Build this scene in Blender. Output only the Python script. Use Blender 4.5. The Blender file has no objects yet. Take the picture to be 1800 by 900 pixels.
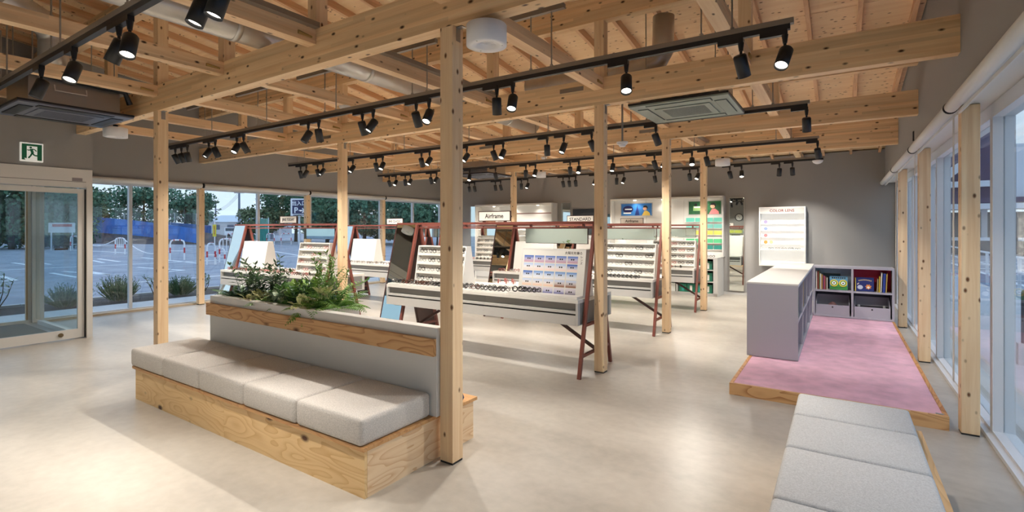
import bpy, bmesh, math, random
from mathutils import Vector, Matrix
random.seed(7)
S = bpy.context.scene
COL = S.collection
PI = math.pi

# ------------------------------------------------------------------ camera, sky, exposure
CAM_Z = 1.5
YAW = math.atan(578 / 880.0)
cd = bpy.data.cameras.new('camera')
cd.sensor_width = 36.0
cd.lens = 880 / 1800 * 36.0
cd.shift_y = -48 / 1800.0
cd.clip_start = 0.05
cd.clip_end = 500
cam = bpy.data.objects.new('camera', cd)
cam.location = (0, 0, CAM_Z)
cam.rotation_euler = (PI / 2, 0, YAW)
COL.objects.link(cam)
S.camera = cam

W = bpy.data.worlds.new('dusk_sky')
S.world = W
W.use_nodes = True
wn = W.node_tree
wn.nodes.clear()
wo = wn.nodes.new('ShaderNodeOutputWorld')
wb = wn.nodes.new('ShaderNodeBackground')
wt = wn.nodes.new('ShaderNodeTexCoord')
ws = wn.nodes.new('ShaderNodeSeparateXYZ')
wr = wn.nodes.new('ShaderNodeValToRGB')
wr.color_ramp.elements[0].position = 0.0
wr.color_ramp.elements[0].color = (0.61, 0.71, 0.81, 1)
wr.color_ramp.elements[1].position = 0.7
wr.color_ramp.elements[1].color = (0.48, 0.64, 0.92, 1)
wn.links.new(wt.outputs['Generated'], ws.inputs[0])
wn.links.new(ws.outputs['Z'], wr.inputs[0])
wn.links.new(wr.outputs[0], wb.inputs[0])
wb.inputs[1].default_value = SKY = 1.55
wn.links.new(wb.outputs[0], wo.inputs[0])
SPOT_W = 102.0
S.view_settings.view_transform = 'Standard'
S.view_settings.look = 'None'
S.view_settings.exposure = 0.0
S.view_settings.gamma = 1.0
S.view_settings.use_curve_mapping = False

# ------------------------------------------------------------------ mesh helpers
class MB:
    def __init__(self):
        self.v = []; self.f = []; self.m = []
    def face(self, pts, m=0):
        n = len(self.v); self.v += [tuple(p) for p in pts]
        self.f.append(tuple(range(n, n + len(pts)))); self.m.append(m)
        return self
    def hexa(self, p, m=0):           # 8 points: bottom ring 0-3, top ring 4-7
        n = len(self.v); self.v += [tuple(q) for q in p]
        for q in ((3, 2, 1, 0), (4, 5, 6, 7), (0, 1, 5, 4), (1, 2, 6, 5), (2, 3, 7, 6), (3, 0, 4, 7)):
            self.f.append(tuple(n + i for i in q)); self.m.append(m)
        return self
    def box(self, x0, y0, z0, x1, y1, z1, m=0):
        return self.hexa([(x0, y0, z0), (x1, y0, z0), (x1, y1, z0), (x0, y1, z0),
                          (x0, y0, z1), (x1, y0, z1), (x1, y1, z1), (x0, y1, z1)], m)
    def bar(self, p, q, w, h, up=(0, 0, 1), m=0):   # square bar from p to q
        p = Vector(p); q = Vector(q); d = (q - p).normalized(); u = Vector(up)
        s = d.cross(u)
        if s.length < 1e-4: s = d.cross(Vector((1, 0, 0)))
        s.normalize(); u = s.cross(d).normalized()
        a = s * (w / 2); b = u * (h / 2)
        return self.hexa([p - a - b, p + a - b, p + a + b, p - a + b, q - a - b, q + a - b, q + a + b, q - a + b], m)
    def prism(self, poly, ext, m=0):
        n = len(poly); e = Vector(ext); b = len(self.v)
        self.v += [tuple(p) for p in poly] + [tuple(Vector(p) + e) for p in poly]
        self.f.append(tuple(b + i for i in range(n))[::-1]); self.m.append(m)
        self.f.append(tuple(b + n + i for i in range(n))); self.m.append(m)
        for i in range(n):
            j = (i + 1) % n
            self.f.append((b + i, b + j, b + n + j, b + n + i)); self.m.append(m)
        return self
    def tube(self, pts, r, n=8, m=0, cap=True, closed=False):
        P = [Vector(p) for p in pts]; k = len(P); b = len(self.v)
        R = r if isinstance(r, (list, tuple)) else [r] * k
        prev = None
        for i in range(k):
            if closed: d = P[(i + 1) % k] - P[i - 1]
            else: d = P[min(i + 1, k - 1)] - P[max(i - 1, 0)]
            d.normalize()
            if prev is None:
                a = Vector((0, 0, 1)) if abs(d.z) < 0.9 else Vector((1, 0, 0))
                s = d.cross(a).normalized()
            else:
                s = (prev - d * prev.dot(d)).normalized()
            prev = s; t = d.cross(s)
            for j in range(n):
                g = 2 * PI * j / n
                self.v.append(tuple(P[i] + (s * math.cos(g) + t * math.sin(g)) * R[i]))
        for i in range(k if closed else k - 1):
            i2 = (i + 1) % k
            for j in range(n):
                j2 = (j + 1) % n
                self.f.append((b + i * n + j, b + i * n + j2, b + i2 * n + j2, b + i2 * n + j)); self.m.append(m)
        if cap and not closed:
            self.f.append(tuple(b + j for j in range(n))[::-1]); self.m.append(m)
            self.f.append(tuple(b + (k - 1) * n + j for j in range(n))); self.m.append(m)
        return self
    def cyl(self, c, r, h, n=24, m=0):
        return self.tube([c, (c[0], c[1], c[2] + h)], r, n, m)
    def lathe(self, prof, c=(0, 0, 0), n=24, m=0):      # prof: (r, z) pairs around z
        b = len(self.v)
        for r, z in prof:
            for j in range(n):
                g = 2 * PI * j / n
                self.v.append((c[0] + r * math.cos(g), c[1] + r * math.sin(g), c[2] + z))
        for i in range(len(prof) - 1):
            for j in range(n):
                j2 = (j + 1) % n
                self.f.append((b + i * n + j, b + i * n + j2, b + (i + 1) * n + j2, b + (i + 1) * n + j)); self.m.append(m)
        return self

def shift_of(o):
    v = Vector((0, 0, 0))
    while o is not None:
        v += o.location; o = o.parent
    return v

def mesh_of(name, mb, mats, off=(0, 0, 0), smooth=False, bevel=0, seg=2):
    me = bpy.data.meshes.new(name)
    o = Vector(off)
    me.from_pydata([tuple(Vector(v) - o) for v in mb.v], [], mb.f)
    if not isinstance(mats, (list, tuple)): mats = [mats]
    for m in mats: me.materials.append(m)
    if len(mats) > 1: me.polygons.foreach_set('material_index', mb.m)
    if bevel:
        bm = bmesh.new(); bm.from_mesh(me)
        bmesh.ops.remove_doubles(bm, verts=bm.verts, dist=1e-5)
        bmesh.ops.bevel(bm, geom=list(bm.edges), offset=bevel, segments=seg, profile=0.5, affect='EDGES', clamp_overlap=True)
        bm.to_mesh(me); bm.free()
    if smooth:
        me.polygons.foreach_set('use_smooth', [True] * len(me.polygons))
    me.update()
    return me

def put(name, me, parent=None, loc=(0, 0, 0)):
    o = bpy.data.objects.new(name, me)
    COL.objects.link(o)
    o.location = loc
    if parent is not None: o.parent = parent
    return o

def obj(name, mb, mats, parent=None, loc=None, smooth=False, bevel=0, seg=2):
    if parent is not None:
        return put(name, mesh_of(name, mb, mats, shift_of(parent), smooth, bevel, seg), parent)
    loc = loc or (0, 0, 0)
    return put(name, mesh_of(name, mb, mats, loc, smooth, bevel, seg), None, loc)

def tag(o, label, cat, group=None, kind=None):
    if label: o['label'] = label
    if cat: o['category'] = cat
    if group: o['group'] = group
    if kind: o['kind'] = kind
    return o

def thing(name, label, cat, loc=(0, 0, 0), group=None, rz=0):
    o = bpy.data.objects.new(name, None)
    o.empty_display_size = 0.1
    COL.objects.link(o); o.location = loc; o.rotation_euler = (0, 0, rz)
    return tag(o, label, cat, group)

def struct(o):
    o['kind'] = 'structure'; return o

def copy_tree(o, parent=None):
    c = o.copy(); COL.objects.link(c)
    c.parent = parent
    if parent is not None: c.matrix_parent_inverse = o.matrix_parent_inverse
    for ch in list(o.children): copy_tree(ch, c)
    return c

def ordinal(i):
    if i >= 20: return ('twenty ' if i < 30 else 'thirty ' if i < 40 else 'forty ') + ordinal(i % 10) if i % 10 != 9 or True else ''
    return ['first', 'second', 'third', 'fourth', 'fifth', 'sixth', 'seventh', 'eighth', 'ninth', 'tenth', 'eleventh',
            'twelfth', 'thirteenth', 'fourteenth', 'fifteenth', 'sixteenth', 'seventeenth', 'eighteenth', 'nineteenth', 'twentieth'][i]

def text(name, s, size, mat, parent, at, xdir=(1, 0, 0), ydir=(0, 0, 1), align='CENTER', depth=0.001, width=None, bold=0.0):
    cu = bpy.data.curves.new(name, 'FONT')
    cu.body = s; cu.size = size; cu.align_x = align; cu.align_y = 'CENTER'; cu.extrude = depth; cu.offset = bold
    cu.resolution_u = 3
    t = bpy.data.objects.new(name, cu)
    COL.objects.link(t)
    bpy.context.view_layer.update()
    me = bpy.data.meshes.new_from_object(t.evaluated_get(bpy.context.evaluated_depsgraph_get()))
    bpy.data.objects.remove(t); bpy.data.curves.remove(cu)
    x = Vector(xdir).normalized(); y = Vector(ydir).normalized(); z = x.cross(y)
    M = Matrix(((x.x, y.x, z.x), (x.y, y.y, z.y), (x.z, y.z, z.z))).to_4x4()
    sx = 1.0
    if width and len(me.vertices):
        xs = [v.co.x for v in me.vertices]; sx = width / max(1e-6, max(xs) - min(xs))
    p = Vector(at) - (shift_of(parent) if parent else Vector())
    me.transform(Matrix.Translation(p) @ M @ Matrix.Diagonal((sx, 1, 1, 1)))
    me.materials.clear(); me.materials.append(mat)
    return put(name, me, parent)

# ------------------------------------------------------------------ materials
def lin(c):
    return tuple((x / 12.92 if x <= 0.04045 else ((x + 0.055) / 1.055) ** 2.4) for x in [v / 255.0 for v in c]) + (1,)

def base(name):
    m = bpy.data.materials.new(name); m.use_nodes = True
    nt = m.node_tree; b = nt.nodes['Principled BSDF']
    return m, nt, b

def plain(name, rgb, rough=0.5, metal=0.0, spec=None, emit=0, bump=0, bscale=200, vary=0.0, vscale=3.0):
    m, nt, b = base(name)
    b.inputs['Base Color'].default_value = lin(rgb)
    b.inputs['Roughness'].default_value = rough
    b.inputs['Metallic'].default_value = metal
    if spec is not None: b.inputs['Specular IOR Level'].default_value = spec
    if emit:
        b.inputs['Emission Color'].default_value = lin(rgb); b.inputs['Emission Strength'].default_value = emit
    if bump or vary:
        tc = nt.nodes.new('ShaderNodeTexCoord')
        if vary:
            n = nt.nodes.new('ShaderNodeTexNoise'); n.inputs['Scale'].default_value = vscale; n.inputs['Detail'].default_value = 6
            nt.links.new(tc.outputs['Object'], n.inputs['Vector'])
            r = nt.nodes.new('ShaderNodeValToRGB')
            a = lin([max(0, c * (1 - vary)) for c in rgb]); z = lin([min(255, c * (1 + vary)) for c in rgb])
            r.color_ramp.elements[0].position = 0.3; r.color_ramp.elements[1].position = 0.7
            r.color_ramp.elements[0].color = a; r.color_ramp.elements[1].color = z
            nt.links.new(n.outputs['Fac'], r.inputs[0]); nt.links.new(r.outputs[0], b.inputs['Base Color'])
        if bump:
            n = nt.nodes.new('ShaderNodeTexNoise'); n.inputs['Scale'].default_value = bscale; n.inputs['Detail'].default_value = 3
            nt.links.new(tc.outputs['Object'], n.inputs['Vector'])
            bp = nt.nodes.new('ShaderNodeBump'); bp.inputs['Strength'].default_value = bump; bp.inputs['Distance'].default_value = 0.004
            nt.links.new(n.outputs['Fac'], bp.inputs['Height']); nt.links.new(bp.outputs[0], b.inputs['Normal'])
    return m

def wood(name, axis, c1, c2, knots=0.10, lam=0.0, ring=0.0, rough=0.5, kd=(70, 42, 22), kscale=(3.2, 9.0), grain=1.0):
    m, nt, b = base(name); N = nt.nodes.new; L = nt.links.new
    tc = N('ShaderNodeTexCoord'); oi = N('ShaderNodeObjectInfo')
    mul = N('ShaderNodeVectorMath'); mul.operation = 'SCALE'; mul.inputs[0].default_value = (7.3, 3.1, 5.7)
    L(oi.outputs['Random'], mul.inputs['Scale'])
    add = N('ShaderNodeVectorMath'); add.operation = 'ADD'
    L(tc.outputs['Object'], add.inputs[0]); L(mul.outputs[0], add.inputs[1])
    def mapped(along, across):
        mp = N('ShaderNodeMapping'); s = [across] * 3; s[axis] = along
        mp.inputs['Scale'].default_value = s; L(add.outputs[0], mp.inputs['Vector']); return mp
    m1 = mapped(0.9 * grain, 22 * grain)
    n1 = N('ShaderNodeTexNoise'); n1.inputs['Scale'].default_value = 1.0; n1.inputs['Detail'].default_value = 5; n1.inputs['Roughness'].default_value = 0.6
    n1.inputs['Distortion'].default_value = 0.4
    L(m1.outputs[0], n1.inputs['Vector'])
    fac = n1.outputs['Fac']
    if ring:
        m2 = mapped(0.55, 2.6)
        n2 = N('ShaderNodeTexNoise'); n2.inputs['Scale'].default_value = 1.6; n2.inputs['Detail'].default_value = 2
        L(m2.outputs[0], n2.inputs['Vector'])
        mu = N('ShaderNodeMath'); mu.operation = 'MULTIPLY'; mu.inputs[1].default_value = 20.0; L(n2.outputs['Fac'], mu.inputs[0])
        fr = N('ShaderNodeMath'); fr.operation = 'FRACT'; L(mu.outputs[0], fr.inputs[0])
        pw = N('ShaderNodeMath'); pw.operation = 'POWER'; pw.inputs[1].default_value = 3.0; L(fr.outputs[0], pw.inputs[0])
        mx = N('ShaderNodeMix'); mx.inputs[0].default_value = ring; L(fac, mx.inputs[2]); L(pw.outputs[0], mx.inputs[3]); fac = mx.outputs[0]
    ramp = N('ShaderNodeValToRGB'); ramp.color_ramp.elements[0].position = 0.28; ramp.color_ramp.elements[1].position = 0.74
    ramp.color_ramp.elements[0].color = lin(c1); ramp.color_ramp.elements[1].color = lin(c2)
    L(fac, ramp.inputs[0]); colr = ramp.outputs[0]
    if lam:
        sx = N('ShaderNodeSeparateXYZ'); L(tc.outputs['Object'], sx.inputs[0])
        mu = N('ShaderNodeMath'); mu.operation = 'MULTIPLY'; mu.inputs[1].default_value = 33.0; L(sx.outputs['Z'], mu.inputs[0])
        fl = N('ShaderNodeMath'); fl.operation = 'FLOOR'; L(mu.outputs[0], fl.inputs[0])
        mq = N('ShaderNodeMath'); mq.operation = 'MULTIPLY'; mq.inputs[1].default_value = 0.55; L(sx.outputs['XY'[axis] if axis < 2 else 'Z'], mq.inputs[0])
        wq = N('ShaderNodeTexWhiteNoise'); wq.noise_dimensions = '1D'; L(fl.outputs[0], wq.inputs['W'])
        aq = N('ShaderNodeMath'); aq.operation = 'ADD'; L(mq.outputs[0], aq.inputs[0]); L(wq.outputs['Value'], aq.inputs[1])
        fq = N('ShaderNodeMath'); fq.operation = 'FLOOR'; L(aq.outputs[0], fq.inputs[0])
        cb = N('ShaderNodeCombineXYZ'); L(fl.outputs[0], cb.inputs[0]); L(fq.outputs[0], cb.inputs[1]); L(oi.outputs['Random'], cb.inputs[2])
        wv = N('ShaderNodeTexWhiteNoise'); wv.noise_dimensions = '3D'; L(cb.outputs[0], wv.inputs['Vector'])
        hs = N('ShaderNodeHueSaturation')
        mr = N('ShaderNodeMapRange'); mr.inputs['To Min'].default_value = 1 - lam; mr.inputs['To Max'].default_value = 1 + lam * 0.6
        L(wv.outputs['Value'], mr.inputs['Value']); L(mr.outputs[0], hs.inputs['Value']); L(colr, hs.inputs['Color']); colr = hs.outputs[0]
    if knots:
        mk = mapped(kscale[0], kscale[1])
        vo = N('ShaderNodeTexVoronoi'); vo.inputs['Scale'].default_value = 1.0; vo.inputs['Randomness'].default_value = 1.0
        L(mk.outputs[0], vo.inputs['Vector'])
        kr = N('ShaderNodeValToRGB'); kr.color_ramp.elements[0].position = knots * 0.55; kr.color_ramp.elements[1].position = knots * 1.25
        kr.color_ramp.elements[0].color = (1, 1, 1, 1); kr.color_ramp.elements[1].color = (0, 0, 0, 1)
        L(vo.outputs['Distance'], kr.inputs[0])
        mx = N('ShaderNodeMix'); mx.data_type = 'RGBA'; L(kr.outputs[0], mx.inputs[0]); L(colr, mx.inputs[6]); mx.inputs[7].default_value = lin(kd); colr = mx.outputs[2]
    L(colr, b.inputs['Base Color'])
    b.inputs['Roughness'].default_value = rough
    b.inputs['Specular IOR Level'].default_value = 0.3
    return m

P1, P2 = (212, 166, 118), (238, 203, 158)
M = {}
M['beam_x'] = wood('glulam along x', 0, (222, 180, 132), (246, 216, 172), 0.15, 0.16, kscale=(6.5, 13))
M['beam_y'] = wood('glulam along y', 1, (222, 180, 136), (246, 216, 174), 0.14, 0.13, kscale=(6.5, 13))
M['post'] = wood('post timber', 2, (224, 186, 142), (246, 220, 180), 0.15, 0.0, kscale=(8, 14), kd=(108, 68, 40))
M['rafter'] = wood('rafter timber', 1, (208, 160, 118), (236, 196, 154), 0.08, 0.0)
M['roofply'] = wood('roof plywood', 0, (232, 194, 148), (248, 220, 178), 0.16, 0.0, kscale=(9, 16), kd=(110, 70, 40), grain=0.6)
M['benchply'] = wood('bench plywood', 0, (228, 194, 142), (206, 164, 110), 0.13, 0.0, ring=0.4, kscale=(3.2, 6), kd=(84, 48, 26))
M['benchply_y'] = wood('bench plywood end', 1, (232, 204, 166), (208, 166, 124), 0.16, 0.0, ring=0.4, kscale=(2.5, 5), kd=(70, 38, 20))
M['fir'] = wood('orange fir board', 0, (218, 172, 120), (180, 126, 78), 0.10, 0.0, ring=0.55, kscale=(2, 5), kd=(90, 50, 22))
M['wall'] = plain('grey wall paint', (150, 148, 145), 0.75, bump=0.08, bscale=120)
M['white'] = plain('white paint', (222, 220, 215), 0.45)
M['laminate'] = plain('white laminate', (222, 219, 212), 0.35)
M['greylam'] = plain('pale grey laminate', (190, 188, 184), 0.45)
M['shelfgrey'] = plain('cool grey laminate', (176, 174, 182), 0.5)
M['recess'] = plain('shade darkened grey laminate', (128, 126, 123), 0.5)  # recess shade put into the grey; the header joint shares it
M['dark'] = plain('dark gap', (38, 36, 36), 0.7)
M['rust'] = plain('rust red painted steel', (124, 68, 57), 0.45)
M['rustdark'] = plain('dark brown steel', (66, 36, 30), 0.5)
M['black'] = plain('black enamel', (24, 24, 26), 0.4)
M['track'] = plain('black track', (30, 29, 29), 0.45)
M['alu'] = plain('brushed channel steel', (142, 132, 120), 0.4, 0.35)
M['steel'] = plain('zinc steel', (170, 168, 164), 0.35, 0.9)
M['duct'] = plain('galvanised duct', (206, 202, 196), 0.3, 0.6, vary=0.05)
M['acgrey'] = plain('grey green plastic', (128, 138, 128), 0.45)
M['acdark'] = plain('dark slate plastic', (98, 102, 116), 0.4)
M['frame'] = plain('white aluminium', (214, 216, 220), 0.4)
M['cream'] = plain('cream aluminium', (222, 219, 213), 0.45)
M['canwhite'] = plain('white lamp body', (228, 226, 226), 0.5)
M['fabric'] = plain('grey woven fabric', (198, 192, 185), 0.9, bump=0.6, bscale=420, vary=0.09, vscale=160)
M['pale fabric'] = plain('pale grey woven fabric', (184, 184, 184), 0.9, bump=0.6, bscale=420, vary=0.07, vscale=160)
M['planter'] = plain('pale grey panel', (220, 218, 214), 0.5)
M['carpet'] = plain('pink carpet', (226, 178, 194), 0.95, bump=1.0, bscale=260, vary=0.06, vscale=7)
M['sign'] = plain('cream sign', (244, 238, 228), 0.5)
M['ink'] = plain('dark ink', (40, 34, 32), 0.6)
M['maroon ink'] = plain('maroon ink', (112, 38, 34), 0.6)
M['mirror'] = plain('mirror glass', (225, 232, 228), 0.015, 1.0)
M['lens'] = plain('lamp lens', (255, 244, 226), 0.5, emit=14)
M['canlens'] = plain('reflector', (235, 235, 235), 0.15, 0.6)
M['green'] = plain('exit green', (22, 96, 62), 0.5, emit=0.15)
M['exitwhite'] = plain('exit white', (240, 240, 232), 0.5, emit=0.35)
M['mat'] = None
M['soil'] = plain('potting soil', (48, 38, 30), 0.95)

def glass(name, tint=(0.93, 0.965, 0.97), lo=0.04, hi=0.55, power=5.0):
    m = bpy.data.materials.new(name); m.use_nodes = True; nt = m.node_tree; nt.nodes.clear()
    N = nt.nodes.new; L = nt.links.new
    o = N('ShaderNodeOutputMaterial'); t = N('ShaderNodeBsdfTransparent'); g = N('ShaderNodeBsdfGlossy')
    t.inputs[0].default_value = tint + (1,); g.inputs['Roughness'].default_value = 0.0
    lw = N('ShaderNodeLayerWeight'); lw.inputs['Blend'].default_value = 0.5
    pw = N('ShaderNodeMath'); pw.operation = 'POWER'; pw.inputs[1].default_value = power
    mr = N('ShaderNodeMapRange'); mr.inputs['To Min'].default_value = lo; mr.inputs['To Max'].default_value = hi
    L(lw.outputs['Facing'], pw.inputs[0]); L(pw.outputs[0], mr.inputs['Value'])
    mx = N('ShaderNodeMixShader'); L(mr.outputs[0], mx.inputs[0]); L(t.outputs[0], mx.inputs[1]); L(g.outputs[0], mx.inputs[2])
    L(mx.outputs[0], o.inputs[0]); return m
M['glass'] = glass('window glass')
M['door glass'] = glass('door glass', (0.86, 0.91, 0.92), 0.03, 0.30, 6.0)

def concrete():
    m, nt, b = base('polished concrete'); N = nt.nodes.new; L = nt.links.new
    tc = N('ShaderNodeTexCoord')
    n1 = N('ShaderNodeTexNoise'); n1.inputs['Scale'].default_value = 0.9; n1.inputs['Detail'].default_value = 7; n1.inputs['Roughness'].default_value = 0.6
    mp = N('ShaderNodeMapping'); mp.inputs['Scale'].default_value = (0.7, 1.6, 1); L(tc.outputs['Object'], mp.inputs[0]); L(mp.outputs[0], n1.inputs['Vector'])
    n2 = N('ShaderNodeTexNoise'); n2.inputs['Scale'].default_value = 14; n2.inputs['Detail'].default_value = 5; L(tc.outputs['Object'], n2.inputs['Vector'])
    mx = N('ShaderNodeMix'); mx.inputs[0].default_value = 0.25; L(n1.outputs['Fac'], mx.inputs[2]); L(n2.outputs['Fac'], mx.inputs[3])
    r = N('ShaderNodeValToRGB'); r.color_ramp.elements[0].position = 0.33; r.color_ramp.elements[1].position = 0.68
    r.color_ramp.elements[0].color = lin((158, 151, 141)); r.color_ramp.elements[1].color = lin((192, 185, 174))
    L(mx.outputs[0], r.inputs[0]); L(r.outputs[0], b.inputs['Base Color'])
    rr = N('ShaderNodeMapRange'); rr.inputs['To Min'].default_value = 0.275; rr.inputs['To Max'].default_value = 0.40
    L(n1.outputs['Fac'], rr.inputs['Value']); L(rr.outputs[0], b.inputs['Roughness'])
    b.inputs['Specular IOR Level'].default_value = 0.45
    return m
M['floor'] = concrete()

def striped(name, c1, c2, scale, axis=0):
    m, nt, b = base(name); N = nt.nodes.new; L = nt.links.new
    tc = N('ShaderNodeTexCoord'); w = N('ShaderNodeTexWave'); w.inputs['Scale'].default_value = scale; w.inputs['Distortion'].default_value = 2.0
    w.inputs['Detail'].default_value = 3
    L(tc.outputs['Object'], w.inputs['Vector'])
    r = N('ShaderNodeValToRGB'); r.color_ramp.elements[0].color = lin(c1); r.color_ramp.elements[1].color = lin(c2)
    L(w.outputs['Fac'], r.inputs[0]); L(r.outputs[0], b.inputs['Base Color']); b.inputs['Roughness'].default_value = 0.95
    return m
M['mat'] = striped('ribbed mat', (80, 78, 75), (150, 146, 138), 18)

def sloped_color(name, c_lo, c_hi):        # a printed picture: colour runs from bottom to top of the print
    m, nt, b = base(name); N = nt.nodes.new; L = nt.links.new
    tc = N('ShaderNodeTexCoord'); s = N('ShaderNodeSeparateXYZ'); r = N('ShaderNodeValToRGB')
    L(tc.outputs['Generated'], s.inputs[0]); L(s.outputs['Z'], r.inputs[0])
    r.color_ramp.elements[0].position = 0.15; r.color_ramp.elements[0].color = lin(c_lo); r.color_ramp.elements[1].position = 0.9; r.color_ramp.elements[1].color = lin(c_hi)
    e = r.color_ramp.elements.new(0.5); e.color = lin([(a + z) / 2 * 0.6 + 250 * 0.4 for a, z in zip(c_lo, c_hi)])
    L(r.outputs[0], b.inputs['Base Color']); b.inputs['Roughness'].default_value = 0.4
    return m

# ------------------------------------------------------------------ room shell
XL, XR, YB, YF = -10.55, 0.73, -2.6, 12.3      # wall faces
def rb(y): return 3.95 - 0.126 * (y - 4.85)    # underside of the rafters
def rp(y): return rb(y) + 0.09                 # underside of the roof boards
Y0, Y1 = YB - 0.2, YF + 0.2

struct(obj('floor', MB().box(XL - 0.5, Y0, -0.12, XR + 0.4, Y1, 0), M['floor']))
def wall_yz(name, x0, x1, ya, yb, z0, mat=None):   # wall along y whose top follows the roof
    pts = [(x0, ya, z0), (x0, yb, z0), (x0, yb, rp(yb)), (x0, ya, rp(ya))]
    return struct(obj(name, MB().prism(pts, (x1 - x0, 0, 0)), mat or M['wall']))
wall_yz('wall_left', XL - 0.4, XL, Y0, Y1, 2.38)
wall_yz('wall_right', XR, XR + 0.3, Y0, Y1, 2.42)
struct(obj('wall_far', MB().box(XL - 0.4, YF, 0, XR + 0.3, YF + 0.2, rp(YF + 0.2)), M['wall']))
struct(obj('wall_near', MB().box(XL - 0.4, YB - 0.2, 0, XR + 0.3, YB, rp(YB)), M['wall']))
struct(obj('baseboard_far', MB().box(-2.25, YF - 0.012, 0, XR + 0.1, YF, 0.06), M['greylam']))
# soffit between the right wall and its glazing
struct(obj('trim_1', MB().box(XR + 0.3, Y0, 2.40, XR + 0.32, Y1, 2.6).box(XR, Y0, 2.405, XR + 0.3, Y1, 2.42), M['white']))

ceiling = struct(obj('ceiling', MB().prism([(XL - 0.4, Y0, rp(Y0) + 0.03), (XL - 0.4, Y1, rp(Y1) + 0.03), (XL - 0.4, Y1, rp(Y1) + 0.12), (XL - 0.4, Y0, rp(Y0) + 0.12)],
                                           (XR - XL + 0.7, 0, 0)), M['roofply']))
# roof boards
pw_ = 0.94
ny = 10
xe = [0.9] + [0.17 - pw_ * i for i in range(12)] + [XL - 0.35]
for j in range(ny):
    ya = Y0 + j * (Y1 - Y0) / ny; yb = Y0 + (j + 1) * (Y1 - Y0) / ny - 0.006
    for x1, x0 in zip(xe, xe[1:]):
        x0 += 0.004
        pts = [(x0, ya, rp(ya)), (x0, yb, rp(yb)), (x0, yb, rp(yb) + 0.028), (x0, ya, rp(ya) + 0.028)]
        obj('roof_board', MB().prism(pts, (x1 - x0, 0, 0)), M['roofply'], ceiling)
# rafters
me = None
for i in range(25):
    x = 0.64 - 0.47 * i
    if x < XL: break
    if me is None:
        mb = MB().prism([(0, YB, rb(YB)), (0, YF, rb(YF)), (0, YF, rp(YF)), (0, YB, rp(YB))], (0.042, 0, 0))
        me = mesh_of('rafter', mb, M['rafter'])
    put('rafter', me, ceiling, (x - 0.021, 0, 0))
ROWS = [2.44, 4.85, 7.22, 9.57]
JX = [-0.715 - 1.39 * i for i in range(7)]
# purlins on struts above each row of beams
for y in ROWS:
    zb = rb(y + 0.05) - 0.28
    obj('purlin', MB().box(XL, y, zb, XR, y + 0.105, zb + 0.27), M['beam_x'], ceiling)
    if zb > 3.15:
        for x in JX:
            if y < 2.6 and x < -8.9: continue
            obj('strut', MB().box(x - 0.0525, y, 3.07, x + 0.0525, y + 0.105, zb), M['post'], ceiling)
# joists between the beams
edges = [YB] + ROWS + [YF]
for i in range(len(edges) - 1):
    ya = edges[i] + (0.105 if i else 0); yb = edges[i + 1]
    for x in JX:
        if i == 0 and x < -8.7: continue
        obj('joist', MB().box(x - 0.0525, ya, 2.945, x + 0.0525, yb, 3.06), M['beam_y'], ceiling)
# metal strips where the beams are spliced, brass hooks in the joist ends
mb = MB()
for (y, x, z) in ((4.85, -2.42, 2.99), (4.85, -6.62, 2.9), (7.22, -2.35, 2.93), (7.22, -5.3, 2.95)):
    mb.box(x - 0.14, y - 0.004, z - 0.022, x + 0.14, y, z + 0.022)
obj('splice_plate', mb, M['steel'], ceiling)

def beam(y, x0, x1, label):
    t = thing('timber_beam', label, 'beam', (0, y, 2.79))
    obj('beam_body', MB().box(x0, y, 2.79, x1, y + 0.105, 3.07), M['beam_x'], t)
    hook = MB()
    for x in JX:
        if x < x0: continue
        hook.tube([(x + 0.056, y - 0.04, 2.99), (x + 0.056, y - 0.16, 2.995)], [0.008, 0.016], 6)
    obj('joist_hook', hook, plain('brass', (176, 150, 96), 0.4, 0.8), t)
    return t
beam(2.44, -8.7, XR, 'long laminated timber beam passing over the post at the cushioned bench')
beam(4.85, XL, XR, 'laminated timber beam over the sunglasses photo board, below the second spotlight track')
beam(7.22, XL, XR, 'laminated timber beam behind the grey ceiling air conditioner')
beam(9.57, XL, XR, 'laminated timber beam closest to the far grey wall')

def post(x, y, label, h=2.79, z0=0.0):
    t = thing('timber_post', label, 'post', (x, y, 0))
    obj('post_body', MB().box(x - 0.0525, y, z0 + 0.012, x + 0.0525, y + 0.105, h), M['post'], t, bevel=0.003, seg=1)
    obj('foot_plate', MB().box(x - 0.05, y + 0.003, z0, x + 0.05, y + 0.102, z0 + 0.012), M['dark'], t)
    return t
pc = [(-2.105, 2.44, 'knotty timber post at the end of the cushioned bench'),
      (-2.105, 4.85, 'timber post beside the sunglasses photo board stand'),
      (-2.105, 7.22, 'timber post beside the middle display stand, second from the far wall in its row'),
      (-2.105, 9.57, 'timber post next to the green product shelves, last of its row'),
      (-6.275, 2.44, 'timber post behind the window end of the cushioned bench'),
      (-6.275, 4.85, 'timber post behind the tall fern of the planter'),
      (-6.275, 7.22, 'timber post standing behind the tall leaning mirror by the knotty post'),
      (-6.275, 9.57, 'slim distant timber post in front of the lit white wall shelving')]
for x, y, l in pc: 
    t = post(x, y, l)
    mb = MB().box(x + 0.0525, y + 0.035, 2.70, x + 0.056, y + 0.075, 2.789).box(x + 0.0525, y + 0.035, 2.785, x + 0.10, y + 0.075, 2.7895)
    obj('angle_bracket', mb, M['steel'], t)
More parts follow.
